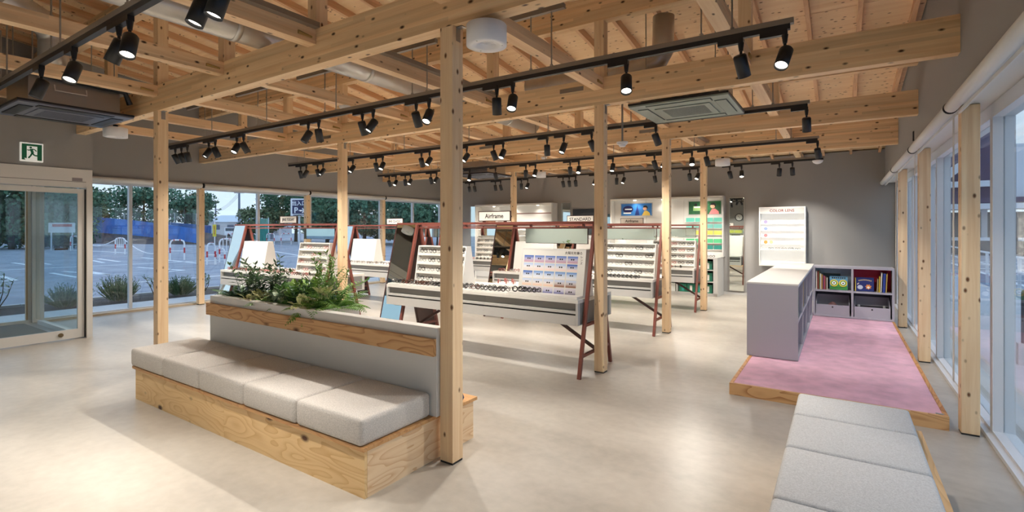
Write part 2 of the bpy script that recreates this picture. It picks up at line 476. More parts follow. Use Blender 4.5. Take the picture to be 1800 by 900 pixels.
for x, y, l in [(0.785, 4.85, 'knotty timber post against the glass front, closest to the grey padded bench'),
                (0.785, 7.22, 'timber post against the glass beside the middle of the pink platform'),
                (0.785, 9.57, 'timber post against the glass at the far end of the pink platform'),
                (-10.605, 4.85, 'timber post on the parking lot window line, nearest the sliding door'),
                (-10.605, 7.22, 'timber post on the parking lot window line behind the entrance sign'),
                (-10.605, 9.57, 'timber post on the parking lot window line farthest from the door')]:
    post(x, y, l, 2.40 if x > 0 else 2.375)

# ------------------------------------------------------------------ glazing
def window_wall(name, x, ya, yb, ys, z1, inner, w=0.05, d=0.08, mat='frame'):
    t = obj(name, MB().box(x - d / 2, ya, 0, x + d / 2, yb, 0.05).box(x - d / 2, ya, z1, x + d / 2, yb, z1 + 0.10), M[mat])
    struct(t)
    prev = None
    for y in ys:
        obj('mullion', MB().box(x - d / 2, y - w / 2, 0.05, x + d / 2, y + w / 2, z1), M[mat], t)
        if prev is not None:
            obj('pane', MB().box(x - 0.004, prev + w / 2, 0.05, x + 0.004, y - w / 2, z1), M['glass'], t)
        prev = y
    return t
window_wall('window_1', -10.85, 2.55, YF, [2.60, 3.81, 5.01, 6.21, 7.51, 8.63, 9.75, 11.02, 12.25], 2.28, 1)
t = obj('window_sill', MB().box(-10.79, 2.55, 0, -10.66, YF, 0.035), plain('sill timber', (196, 178, 152), 0.5), bpy.data.objects['window_1'])
window_wall('window_2', 0.97, YB, YF, [-2.55, -1.2, 0.0, 1.22, 2.44, 3.66, 4.93, 6.1, 7.42, 8.5, 9.75, 11.0, 12.25], 2.30, -1, 0.075, 0.12)
struct(obj('trim_2', MB().box(0.87, YB, 0, 0.91, YF, 0.03), M['frame']))

# ------------------------------------------------------------------ entrance vestibule
struct(obj('wall_vestibule', MB().box(-8.9, YB, 2.31, -8.7, 2.62, 3.0).box(XL, 2.52, 2.31, -8.9, 2.62, 3.0).box(XL - 0.3, YB, 2.31, -8.9, 2.52, 2.36), M['wall']))
d1 = obj('door_1', MB().box(-8.80, YB, 2.06, -8.68, 2.61, 2.31).box(-8.82, 2.545, 0, -8.67, 2.61, 2.06), M['cream']); struct(d1)
obj('door_leaf_frame', MB().box(-8.75, YB, 0.012, -8.71, 2.53, 0.135).box(-8.75, 2.46, 0.135, -8.71, 2.53, 2.045)
    .box(-8.75, YB, 1.98, -8.71, 2.46, 2.045), M['cream'], d1)
obj('gasket', MB().box(-8.74, 2.532, 0.01, -8.70, 2.544, 2.04), M['dark'], d1)
obj('door_pane', MB().box(-8.735, YB, 0.135, -8.727, 2.46, 1.98), M['door glass'], d1)
obj('header_joint', MB().box(-8.68, YB, 2.135, -8.678, 2.54, 2.142), M['recess'], d1)
obj('motion_sensor', MB().box(-8.68, 1.87, 2.205, -8.635, 2.10, 2.262), plain('sensor plastic', (104, 102, 98), 0.4), d1, bevel=0.006)
obj('header_label', MB().box(-8.68, 2.39, 2.145, -8.677, 2.50, 2.19), plain('silver label', (150, 140, 142), 0.4), d1)
obj('door_lock', MB().tube([(-8.71, 2.28, 0.075), (-8.698, 2.28, 0.075)], 0.028, 14), plain('bronze', (120, 104, 76), 0.4, 0.7), d1)
obj('door_sticker', MB().lathe([(0.045, 0), (0.0, 0.0)], n=20), plain('sticker yellow', (206, 170, 60), 0.5), d1)
o = d1.children[-1]
for v in o.data.vertices: v.co = (-8.724, 2.29 + v.co.x, 1.28 + v.co.y)
obj('door_sticker_band', MB().box(-8.7245, 2.22, 1.215, -8.7235, 2.36, 1.235), M['ink'], d1)
# side glazing of the vestibule and outer door
d2 = obj('door_2', MB().box(-10.86, 2.47, 0, -10.76, 2.56, 2.31).box(XL + 0.0, 2.48, 0, -8.82, 2.55, 0.06).box(XL, 2.48, 2.2, -8.82, 2.55, 2.31), M['cream']); struct(d2)
obj('side_pane', MB().box(-10.76, 2.51, 0.06, -8.82, 2.518, 2.2), M['door glass'], d2)
obj('outer_pane', MB().box(-10.83, YB, 0.05, -10.822, 2.40, 2.15), M['door glass'], d2)
obj('outer_rail', MB().box(-10.86, YB, 2.15, -10.78, 2.465, 2.31).box(-10.86, YB, 0, -10.78, 2.465, 0.05), M['cream'], d2)
obj('outer_stile', MB().box(-10.86, 2.425, 0, -10.80, 2.465, 2.15), M['cream'], d2)
obj('stile_edge', MB().box(-10.86, 2.405, 0, -10.80, 2.424, 2.15), plain('tan edge', (190, 160, 122), 0.5), d2)
tag(obj('entrance_mat', MB().box(-10.7, -1.5, 0, -8.95, 2.36, 0.014), M['mat']), 'dark grey ribbed mat on the floor inside the glass entrance', 'mat')
# exit sign
t = thing('exit_sign', 'green and white running figure exit sign above the sliding door', 'sign', (-8.7, 1.985, 2.36))
obj('sign_case', MB().box(-8.70, 1.875, 2.36, -8.665, 2.095, 2.60), M['exitwhite'], t, bevel=0.004, seg=1)
xs = -8.6635
mb = MB().box(-8.666, 1.889, 2.378, xs, 1.936, 2.583).box(-8.666, 2.036, 2.378, xs, 2.081, 2.583).box(-8.666, 1.936, 2.556, xs, 2.036, 2.583)
obj('green_field', mb, M['green'], t)
def fig(y, z): return (xs + 0.001, 1.985 + y, 2.46 + z)
mb = MB()
mb.tube([(xs, 1.985 - 0.012, 2.538), (xs + 0.002, 1.985 - 0.012, 2.538)], 0.013, 14)
for pts, r in (([(-0.008, 0.06), (0.006, 0.01)], 0.014), ([(-0.006, 0.058), (-0.028, 0.04), (-0.044, 0.048)], 0.006),
               ([(0.0, 0.06), (0.026, 0.055), (0.042, 0.034)], 0.006), ([(0.004, 0.01), (0.022, -0.02), (0.062, -0.022)], 0.0085),
               ([(0.002, 0.01), (-0.012, -0.026), (-0.034, -0.058)], 0.0085)):
    for a, b in zip(pts, pts[1:]): mb.bar(fig(*a), fig(*b), 0.003, r * 2, up=(0, 0, 1))
obj('running_figure', mb, M['green'], t)
mb = MB().prism([(xs, 1.925, 2.379), (xs, 1.945, 2.379), (xs, 1.93, 2.40), (xs, 1.912, 2.40)], (0.001, 0, 0))
obj('floor_shadow', mb, M['exitwhite'], t)

# ------------------------------------------------------------------ roller blinds
def blind(x, ya, yb, z, label, side, group=None):
    t = thing('roller_blind', label, 'blind', (x, (ya + yb) / 2, z), group)
    obj('roll', MB().tube([(x, ya + 0.02, z), (x, yb - 0.02, z)], 0.042, 20), M['white'], t, smooth=False)
    for p in t.children[0].data.polygons: p.use_smooth = len(p.vertices) == 4
    obj('end_bracket', MB().tube([(x, ya + 0.004, z), (x, ya + 0.02, z)], 0.046, 20), M['dark'], t)
    obj('mount_rail', MB().box(min(x, x - side * 0.04) , ya + 0.01, z + 0.0, max(x, x - side * 0.04), yb - 0.01, z + 0.02), M['dark'], t)
    obj('bottom_bar', MB().box(x - side * 0.045 - 0.006, ya + 0.02, z - 0.055, x - side * 0.045 + 0.006, yb - 0.02, z - 0.028), M['white'], t)
    return t
nm = ['over the panes next to the sliding door', 'over the panes facing the distant houses', 'over the panes behind the blank white board', 'over the panes in the far corner']
for i, (a, b) in enumerate(((2.64, 4.9), (4.9, 7.27), (7.27, 9.62), (9.62, 12.25))):
    blind(XL + 0.047, a, b, 2.345, 'white rolled up blind ' + nm[i], 1)
nm = ['above the glass behind the viewer', 'above the glass next to the padded bench', 'above the glass by the front half of the pink platform', 'above the glass by the bookshelf end', 'in the far corner above the glass front']
for i, (a, b) in enumerate(((0.1, 2.5), (2.5, 4.9), (4.9, 7.27), (7.27, 9.62), (9.62, 12.25))):
    if i == 0: continue
    t = blind(XR - 0.047, a, b, 2.40, 'white rolled up blind ' + nm[i], -1)
    if i > 1:
        obj('pull_cord', MB().tube([(XR - 0.02, a + 0.06, 2.36), (XR - 0.02, a + 0.06, 0.35)], 0.003, 4).tube([(XR - 0.02, a + 0.10, 2.36), (XR - 0.02, a + 0.10, 0.35)], 0.003, 4), M['white'], t)

# ------------------------------------------------------------------ double bench with planter
def cushion(name, x0, y0, z0, x1, y1, z1, mat, parent, r=0.028):
    o = obj(name, MB().box(x0, y0, z0, x1, y1, z1), mat, parent, bevel=r, seg=3, smooth=True)
    me = o.data
    cx, cy = (x0 + x1) / 2, (y0 + y1) / 2; p = shift_of(parent)
    return o
bench = thing('bench', 'long plywood bench with five grey cushions and a planter back', 'bench', (-3.7, 2.1, 0))
bp = M['benchply']
mb = MB()
L5 = 3.0 / 2
for i in range(2):
    x0 = -5.205 + i * L5; obj('front_panel', MB().box(x0 + 0.001, 1.87, 0, x0 + L5 - 0.001, 1.89, 0.266), bp, bench)
obj('end_panel', MB().box(-2.225, 1.89, 0, -2.205, 2.85, 0.266), M['benchply_y'], bench)
obj('end_panel', MB().box(-5.205, 1.89, 0, -5.185, 2.85, 0.266), M['benchply_y'], bench)
obj('back_panel', MB().box(-5.185, 2.83, 0, -2.225, 2.85, 0.266), bp, bench)
obj('seat_board', MB().box(-5.235, 1.855, 0.266, -2.195, 2.885, 0.288), wood('seat ply', 0, (206, 160, 108), (176, 126, 82), 0.08, 0, ring=0.3), bench)
for i in range(5):
    x0 = -5.25 + i * 0.609
    o = cushion('cushion', x0 + 0.002, 1.845, 0.289, x0 + 0.607, 2.412, 0.445, M['fabric'], bench)
obj('back_partition', MB().box(-5.05, 2.42, 0.288, -2.168, 2.50, 0.86), M['planter'], bench, bevel=0.003, seg=1)
obj('back_rest_board', MB().box(-5.07, 2.392, 0.682, -2.172, 2.419, 0.792), M['fir'], bench)
# trough behind the partition
tr = MB().box(-5.05, 2.80, 0.288, -3.40, 2.83, 0.86).box(-5.05, 2.50, 0.288, -5.02, 2.80, 0.86).box(-3.43, 2.50, 0.288, -3.40, 2.80, 0.86)
obj('planter_trough', tr, M['planter'], bench)
obj('soil', MB().box(-5.02, 2.50, 0.74, -3.43, 2.80, 0.80), M['soil'], bench)
tag(obj('pouch', MB().lathe([(0.0, 0.0), (0.06, 0.0), (0.075, 0.03), (0.055, 0.08), (0.02, 0.10), (0.0, 0.10)], (-2.27, 2.71, 0.288), 12), plain('navy cloth', (34, 44, 84), 0.8), smooth=True),
    'small navy blue pouch on the rear bench seat behind the post', 'pouch')

# ------------------------------------------------------------------ padded bench by the window
b2 = thing('padded_bench', 'plywood bench with a quilted pale grey top in front of the pink platform', 'bench', (0.06, 2.2, 0))
obj('bench_box', MB().box(-0.17, 0.62, 0, 0.355, 3.68, 0.305), bp, b2)
obj('seat_board', MB().box(-0.195, 0.60, 0.305, 0.388, 3.70, 0.335), wood('seat ply two', 1, (226, 186, 136), (196, 148, 98), 0.08, 0, ring=0.3), b2)
ys = [3.712, 3.28, 2.775, 2.22, 1.67, 1.12, 0.60]
for y1, y0 in zip(ys, ys[1:]):
    cushion('cushion', -0.228, y0 + 0.001, 0.336, 0.333, y1 - 0.001, 0.446, M['pale fabric'], b2, 0.02)

# ------------------------------------------------------------------ platform with pink carpet
pf = thing('kids_platform', 'low wooden platform covered with pink carpet beside the glass front', 'platform', (-0.1, 7.3, 0))
obj('front_edge', MB().box(-0.845, 4.876, 0, 0.672, 4.906, 0.104), M['fir'], pf)
fy = wood('fir side', 1, (206, 150, 92), (170, 106, 54), 0.1, 0, ring=0.5)
for x in (-0.845, 0.642): obj('side_edge', MB().box(x, 4.906, 0, x + 0.03, 9.78, 0.104), fy, pf)
obj('carpet', MB().box(-0.815, 4.906, 0.02, 0.642, 9.78, 0.10), M['carpet'], pf)
obj('corner_plate', MB().box(0.60, 4.915, 0.1, 0.65, 4.945, 0.1045), M['steel'], pf)

# ------------------------------------------------------------------ L-shaped low bookshelf
def shelf_case(t, x0, y0, x1, y1, z0, z1, th, face, cols, rows, back, mat):
    """open case; face '+x' or '-y' is the open side; cols along the long side"""
    obj('top_panel', MB().box(x0, y0, z1 - th, x1, y1, z1), mat, t)
    obj('bottom_panel', MB().box(x0, y0, z0, x1, y1, z0 + th), mat, t)
    a, b = z0 + th, z1 - th
    if face == '-y':
        n = cols
        for i in range(n + 1):
            x = x0 + (x1 - x0 - th) * i / n
            obj('side_panel' if i in (0, n) else 'divider', MB().box(x, y0, a, x + th, y1, b), mat, t)
        for zz in rows:
            for i in range(n):
                xa = x0 + (x1 - x0 - th) * i / n + th; xb = x0 + (x1 - x0 - th) * (i + 1) / n
                obj('shelf_board', MB().box(xa, y0 + 0.004, zz - th / 2, xb, y1 - 0.01, zz + th / 2), mat, t)
        for i, bk in enumerate(back):
            xa = x0 + (x1 - x0 - th) * (i % n) / n + th; xb = x0 + (x1 - x0 - th) * (i % n + 1) / n
            za, zb = (rows[0] + th / 2, b) if i < n else (a, rows[0] - th / 2)
            yk = y0 + 0.25 if i < n else y1 - 0.02
            obj('back_panel', MB().box(xa, yk, za, xb, yk + 0.02, zb), bk, t)
    else:
        n = cols
        for i in range(n + 1):
            y = y0 + (y1 - y0 - th) * i / n
            obj('side_panel' if i in (0, n) else 'divider', MB().box(x0, y, a, x1, y + th, b), mat, t)
        for zz in rows:
            for i in range(n):
                ya = y0 + (y1 - y0 - th) * i / n + th; yb = y0 + (y1 - y0 - th) * (i + 1) / n
                obj('shelf_board', MB().box(x0 + 0.01, ya, zz - th / 2, x1 - 0.004, yb, zz + th / 2), mat, t)
        obj('back_panel', MB().box(x0, y0 + th, a, x0 + 0.02, y1 - th, b), mat, t)
sg = M['shelfgrey']
sc = thing('side_bookcase', 'long low lavender grey bookcase with a pale flat top along the pink platform', 'bookcase', (-0.62, 7.9, 0.1))
shelf_case(sc, -0.87, 6.06, -0.376, 9.34, 0.105, 0.895, 0.02, '+x', 4, [0.50], None, sg)
obj('counter_top', MB().box(-0.875, 6.055, 0.895, -0.372, 9.80, 0.913), M['white'], sc)
obj('corner_box', MB().box(-0.87, 9.34, 0.105, -0.40, 9.80, 0.895), sg, sc)
bc = thing('back_bookcase', 'low grey bookcase of four compartments closing the end of the pink platform', 'bookcase', (0.14, 9.6, 0.1))
M['bluegrey'] = plain('blue grey backing', (184, 208, 220), 0.6)
M['wine'] = plain('wine red backing', (206, 44, 76), 0.6)
M['navyback'] = plain('charcoal backing', (72, 72, 82), 0.7)
shelf_case(bc, -0.372, 9.40, 0.672, 9.78, 0.105, 0.90, 0.028, '-y', 2, [0.515], [M['bluegrey'], M['wine'], M['navyback'], M['navyback']], sg)

# books
def book(label, x, y, z, w, d, h, cov, rz=0.0, tilt=0.0, group=None):
    t = thing('book', label, 'book', (0, 0, 0), group)
    obj('cover', MB().box(-w / 2, -d / 2, 0, w / 2, -d / 2 + d, 0.002).box(-w / 2, -d / 2, h - 0.002, w / 2, d / 2, h).box(-w / 2, -d / 2, 0.002, -w / 2 + 0.002, d / 2, h - 0.002), cov, t)
    obj('pages', MB().box(-w / 2 + 0.002, -d / 2 + 0.003, 0.002, w / 2 - 0.003, d / 2 - 0.003, h - 0.002), M['sign'], t)
    t.location = (x, y, z); t.rotation_euler = (tilt, 0, rz)
    return t
def spine_book(label, x, y, z, th, h, d, rgb, face, lean=0.0, group=None):
    t = thing('book', label, 'book', (x, y, z), group)
    cov = plain('cover', rgb, 0.45)
    mb = MB(); pg = MB()
    if face == '-y':     # spine toward -y
        mb.box(-th / 2, 0, 0, -th / 2 + 0.002, d, h).box(th / 2 - 0.002, 0, 0, th / 2, d, h).box(-th / 2, -0.002, 0, th / 2, 0.001, h)
        pg.box(-th / 2 + 0.002, 0.001, 0.003, th / 2 - 0.002, d - 0.004, h - 0.004)
    else:                # spine toward +x
        mb.box(-d, -th / 2, 0, 0, -th / 2 + 0.002, h).box(-d, th / 2 - 0.002, 0, 0, th / 2, h).box(-0.001, -th / 2, 0, 0.002, th / 2, h)
        pg.box(-d + 0.004, -th / 2 + 0.002, 0.003, -0.001, th / 2 - 0.002, h - 0.004)
    for m_, nm_, mt in ((mb, 'cover', cov), (pg, 'pages', M['sign'])):
        put(nm_, mesh_of(nm_, m_, mt), t)
    t.rotation_euler = (0, lean, 0) if face == '-y' else (lean, 0, 0)
    return t
zs = 0.5295
cols = [((226, 218, 200), 'cream'), ((150, 60, 50), 'brick red'), ((96, 110, 70), 'olive'), ((230, 226, 214), 'ivory'), ((196, 150, 60), 'ochre'), ((110, 70, 96), 'plum'),
        ((196, 90, 110), 'rose'), ((120, 84, 60), 'brown'), ((214, 206, 190), 'beige')]
for i, (c, nmx) in enumerate(cols):
    h = 0.285 - 0.012 * i if i > 2 else 0.29
    spine_book(nmx + ' spined picture book in the row beside the frog book', -0.327 + 0.0175 * i + (0.004 if i else 0), 9.44, zs, 0.015, h, 0.2, c, '-y')
for i, (c, nmx, h, th) in enumerate([((176, 160, 120), 'thin tan', 0.20, 0.012), ((226, 190, 60), 'yellow', 0.24, 0.014), ((232, 226, 214), 'tall white', 0.30, 0.014), ((48, 70, 150), 'wide blue', 0.285, 0.032), ((206, 178, 90), 'golden tan', 0.285, 0.012)]):
    spine_book(nmx + ' book at the end of the wine red compartment', 0.465 + [0, 0.022, 0.044, 0.078, 0.108][i], 9.43, zs + 0.002, th, h, 0.2, c, '-y', 0.04)

def cover_book(label, x, y, z, w, h, rgb, deco):
    t = thing('picture_book', label, 'book', (x, y, z))
    c = plain('book cover', rgb, 0.35)
    o = obj('front_cover', MB().box(x - w / 2, y - 0.012, z, x + w / 2, y - 0.010, z + h), c, t)
    obj('back_cover', MB().box(x - w / 2, y + 0.010, z, x + w / 2, y + 0.012, z + h), c, t)
    obj('pages', MB().box(x - w / 2 + 0.002, y - 0.010, z + 0.003, x + w / 2 - 0.004, y + 0.010, z + h - 0.003), M['sign'], t)
    deco(t, x, y - 0.0122, z)
    t.rotation_euler = (-0.16, 0, 0)
    return t
def disc(c, r, n=20, th=0.0008, sx=1.0):
    mb = MB(); mb.prism([(c[0] + sx * r * math.cos(2 * PI * i / n), c[1], c[2] + r * math.sin(2 * PI * i / n)) for i in range(n)], (0, -th, 0)); return mb
def P_(rgb): return plain('print', rgb, 0.45)
def frog(t, x, y, z):
    obj('print_meadow', MB().prism([(x - 0.118, y, z + 0.002), (x + 0.118, y, z + 0.002), (x + 0.118, y, z + 0.06), (x + 0.06, y, z + 0.075), (x, y, z + 0.11), (x - 0.06, y, z + 0.085), (x - 0.118, y, z + 0.05)], (0, -0.0006, 0)), P_((58, 140, 62)), t)
    for sx in (-0.06, 0.06):
        for r, c, k in ((0.055, (236, 206, 70), 1), (0.04, (70, 150, 80), 2), (0.027, (245, 245, 238), 3), (0.011, (24, 24, 24), 4)):
            obj('print_ring', disc((x + sx, y - 0.0007 * k, z + 0.105), r), P_(c), t)
    obj('print_line', MB().tube([(x - 0.08, y - 0.001, z + 0.05), (x, y - 0.001, z + 0.028), (x + 0.08, y - 0.001, z + 0.05)], 0.0025, 4), P_((26, 40, 30)), t)
    mb = MB()
    for i in range(7): mb.prism([(x - 0.09 + 0.027 * i, y, z + 0.178), (x - 0.072 + 0.027 * i, y, z + 0.176), (x - 0.07 + 0.027 * i, y, z + 0.196), (x - 0.086 + 0.027 * i, y, z + 0.2)], (0, -0.0008, 0))
    obj('title_print', mb, M['ink'], t)
def fox(t, x, y, z):
    obj('spine_strip', MB().box(x - 0.12, y - 0.001, z, x - 0.108, y, z + 0.205), P_((238, 208, 90)), t)
    obj('print_mouse', disc((x - 0.055, y, z + 0.06), 0.033, sx=1.1), P_((198, 204, 220)), t)
    obj('print_paw', MB().tube([(x - 0.09, y - 0.001, z + 0.1), (x - 0.07, y - 0.001, z + 0.125)], 0.008, 6), P_((236, 220, 206)), t)
    mb = MB(); pts = []
    for i in range(14):
        r = 0.044 if i % 2 == 0 else 0.028
        g = 2 * PI * i / 14 + 0.3
        pts.append((x + 0.05 + r * math.cos(g), y, z + 0.07 + r * math.sin(g)))
    obj('print_star', mb.prism(pts, (0, -0.0008, 0)), P_((226, 140, 66)), t)
    obj('print_dot', disc((x + 0.05, y - 0.001, z + 0.06), 0.017), P_((244, 236, 220)), t)
    mb = MB()
    for i in range(9): mb.box(x - 0.075 + 0.019 * i, y - 0.0008, z + 0.155 + 0.012 * math.sin(PI * i / 8), x - 0.062 + 0.019 * i, y, z + 0.170 + 0.012 * math.sin(PI * i / 8))
    obj('title_print', mb, P_((214, 190, 130)), t)
cover_book('green and blue picture book with big yellow eye rings propped on the grey shelf', -0.03, 9.455, 0.533, 0.24, 0.215, (96, 150, 178), frog)
cover_book('navy picture book with an orange shape propped against the wine red backing', 0.305, 9.455, 0.533, 0.24, 0.215, (40, 50, 112), fox)
t = thing('picture_book', 'dark teal book lying behind the green picture book on the grey shelf', 'book', (-0.10, 9.60, 0.5295))
obj('cover', MB().box(-0.235, 9.60, 0.5295, -0.005, 9.618, 0.78), plain('teal cover', (38, 58, 62), 0.5), t)
obj('pages', MB().box(-0.232, 9.603, 0.5315, -0.008, 9.615, 0.783), M['sign'], t)
# bins
for i, (x0, x1, lab) in enumerate(((-0.335, 0.115, 'grey storage bin of toys under the bluish compartment'), (0.175, 0.625, 'grey storage bin with white knobs under the wine red compartment'))):
    t = thing('storage_bin', lab, 'bin', ((x0 + x1) / 2, 9.55, 0.1285))
    z = 0.1285; zt = z + 0.165
    obj('bin_front', MB().box(x0, 9.42, z, x1, 9.432, zt), sg, t)
    for xa in (x0, x1 - 0.012):
        obj('bin_side', MB().prism([(xa, 9.432, z), (xa, 9.74, z), (xa, 9.74, zt + 0.13), (xa, 9.60, zt + 0.1), (xa, 9.432, zt + 0.02)], (0.012, 0, 0)), sg, t)
    obj('bin_back', MB().box(x0 + 0.012, 9.728, z, x1 - 0.012, 9.74, zt + 0.13), sg, t)
    obj('bin_floor', MB().box(x0 + 0.012, 9.432, z, x1 - 0.012, 9.728, z + 0.012), sg, t)
    obj('finger_hole', MB().tube([((x0 + x1) / 2, 9.4195, zt - 0.035), ((x0 + x1) / 2, 9.4215, zt - 0.035)], 0.012, 12), M['ink'], t)
    if i == 0:
        tag(obj('toy', MB().lathe([(0, 0), (0.05, 0.01), (0.06, 0.05), (0.03, 0.09), (0, 0.1)], ((x0 + x1) / 2, 9.56, z + 0.10), 10), plain('toy pink', (206, 150, 140), 0.6), smooth=True), 'pinkish soft toy poking out of the grey storage bin', 'toy')
    else:
        for q, xx in enumerate((x0 + 0.06, x1 - 0.07)):
            tag(obj('toy_ball', MB().lathe([(0, 0), (0.014, 0.004), (0.02, 0.02), (0.014, 0.036), (0, 0.04)], (xx, 9.52, z + 0.15), 10), M['white'], smooth=True),
                ['small white ball at the inner end of the storage bin', 'small white ball at the glass side end of the storage bin'][q], 'ball')
        obj('bin_contents', MB().box(x0 + 0.012, 9.44, z + 0.012, x1 - 0.012, 9.72, z + 0.15), M['ink'], t)
    if i == 0: obj('bin_contents', MB().box(x0 + 0.012, 9.44, z + 0.012, x1 - 0.012, 9.72, z + 0.10), M['ink'], t)
# books in the long side bookcase, spines toward the platform
rs = random.Random(3)
bcol = [((236, 236, 232), 'white'), ((206, 210, 220), 'pale blue'), ((214, 180, 60), 'mustard'), ((80, 120, 180), 'blue'), ((226, 160, 90), 'orange'), ((238, 230, 214), 'cream'), ((190, 70, 90), 'crimson'), ((120, 160, 110), 'sage')]
comp = [6.08 + 0.815 * i for i in range(4)]
for r, zz in ((0, 0.121), (1, 0.511)):
    for c in range(4):
        y = comp[c] + 0.10 + rs.random() * 0.1
        n = 3
        for q in range(n):
            col, cn = bcol[(r * 5 + c * 3 + q) % 8]
            th = 0.016 + 0.012 * rs.random(); h = 0.24 + 0.08 * rs.random()
            spine_book('%s book, %s from the near end of the %s row in the side bookcase' % (cn, ordinal(c * n + q), ['lower', 'upper'][r]), -0.40, y, zz, th, h, 0.2, col, '+x')
            y += th + 0.02 + (0.18 if q == 1 else 0.05) * rs.random() + 0.01

# ------------------------------------------------------------------ display stands
def display_stand(cx, cy, label):
    """cx: x of the end legs nearest the aisle; everything runs to -x"""
    t = thing('display_stand', label, 'display stand', (cx - 1.45, cy, 0))
    rt = M['rust']
    xr = cx; xm = cx - 2.56; xl = cx - 2.93
    zt = 1.565; fy = 0.405
    # legs
    for x in (xr, xm):
        for s in (-1, 1):
            obj('leg', MB().bar((x, cy + s * fy, 0.0), (x, cy + s * 0.022, zt), 0.034, 0.034, up=(1, 0, 0)), rt, t)
    for s in (-1, 1):
        obj('top_rail', MB().bar((xl, cy + s * 0.024, zt), (xr + 0.017, cy + s * 0.024, zt), 0.03, 0.03), rt, t)
        obj('edge_leg', MB().bar((xl, cy + s * fy, 0.0), (xl, cy + s * 0.022, zt), 0.02, 0.03, up=(1, 0, 0)), M['rustdark'], t)
    obj('lower_rail', MB().box(xm, cy - 0.008, zt - 0.062, xr, cy + 0.008, zt - 0.046), rt, t)
    for x in (xr - 0.80, xr - 0.14, xr - 1.75):
        obj('hanger_clip', MB().box(x - 0.012, cy - 0.012, zt - 0.062, x + 0.012, cy + 0.012, zt), rt, t)
    for x in (xr, xm):
        for z in (0.215, 0.515):
            yy = fy * (1 - z / zt) + 0.02
            obj('cross_tie', MB().box(x - 0.014, cy - yy, z - 0.014, x + 0.014, cy + yy, z + 0.014), rt, t)
    obj('brace', MB().bar((xr, cy, 0.225), (xr - 0.52, cy, 0.52), 0.03, 0.03), M['rustdark'], t)
    obj('brace', MB().bar((xm, cy, 0.225), (xm + 0.52, cy, 0.52), 0.03, 0.03), M['rustdark'], t)
    # leaning mirrors between the end legs, front and rear
    for s in (-1, 1):
        zb, za = 0.03, zt - 0.012
        def yy(z): return cy + s * (fy + (0.022 - fy) * z / zt)
        a = (xl + 0.012, xm - 0.019)
        off = s * 0.016
        mr = MB().face([(a[0], yy(zb) + off, zb), (a[1], yy(zb) + off, zb), (a[1], yy(za) + off, za), (a[0], yy(za) + off, za)][::(1 if s < 0 else -1)])
        pn = MB().hexa([(a[0], yy(zb) - 0.004, zb), (a[1], yy(zb) - 0.004, zb), (a[1], yy(zb) + 0.004, zb), (a[0], yy(zb) + 0.004, zb),
                        (a[0], yy(za) - 0.004, za), (a[1], yy(za) - 0.004, za), (a[1], yy(za) + 0.004, za), (a[0], yy(za) + 0.004, za)])
        p = obj('mirror_back', pn, M['rustdark'], t)
        mr = MB().hexa([(a[0], yy(zb) + off * 0.3, zb), (a[1], yy(zb) + off * 0.3, zb), (a[1], yy(zb) + off, zb), (a[0], yy(zb) + off, zb),
                        (a[0], yy(za) + off * 0.3, za), (a[1], yy(za) + off * 0.3, za), (a[1], yy(za) + off, za), (a[0], yy(za) + off, za)])
        obj('mirror', mr, M['mirror'], t)
    # hanging mirror
    hm = obj('hanging_mirror_back', MB().box(xr - 0.855, cy - 0.03, 1.335, xr - 0.075, cy - 0.018, 1.505), M['rustdark'], t)
    obj('hanging_mirror', MB().box(xr - 0.85, cy - 0.034, 1.34, xr - 0.08, cy - 0.03, 1.50), M['mirror'], t)
    obj('hanging_mirror', MB().box(xr - 0.85, cy - 0.018, 1.34, xr - 0.08, cy - 0.014, 1.50), M['mirror'], t)
    # counter with two drawers per side
    xa, xb = xl + 0.15, xr - 0.03
    y0, y1 = cy - 0.37, cy + 0.50
    obj('counter_top', MB().box(xa, y0, 0.745, xb, y1, 0.78), M['laminate'], t)
    obj('counter_core', MB().box(xa + 0.02, y0 + 0.05, 0.53, xb - 0.0, y1 - 0.05, 0.745), M['recess'], t)
    obj('counter_end', MB().box(xb - 0.025, y0, 0.52, xb - 0.0005, y1, 0.745), M['greylam'], t)
    obj('counter_end', MB().box(xa, y0, 0.52, xa + 0.025, y1, 0.745), M['greylam'], t)
    xc = (xa + xb) / 2 + 0.2
    for (a, b) in ((xa + 0.027, xc - 0.002), (xc + 0.002, xb - 0.027)):
        for s, yq in ((-1, y0), (1, y1)):
            ya, yb2 = (yq + 0.012, yq + 0.05) if s < 0 else (yq - 0.05, yq - 0.012)
            fa, fb = (yq + 0.046, yq + 0.05) if s < 0 else (yq - 0.05, yq - 0.046)
            obj('upper_fascia', MB().box(a, fa, 0.664, b, fb, 0.745), M['recess'], t)  # shade under the counter top painted as darker grey
            obj('ledge', MB().box(a, min(ya, yq + 0.0), 0.640, b, max(yb2, yq), 0.664), M['greylam'], t)
            obj('drawer_front', MB().box(a, min(ya, yq + 0.0), 0.522, b, max(yb2, yq), 0.622), M['greylam'], t)
            obj('finger_gap', MB().box(a, ya + 0.006, 0.622, b, yb2 - 0.006, 0.640), M['dark'], t)
    return t

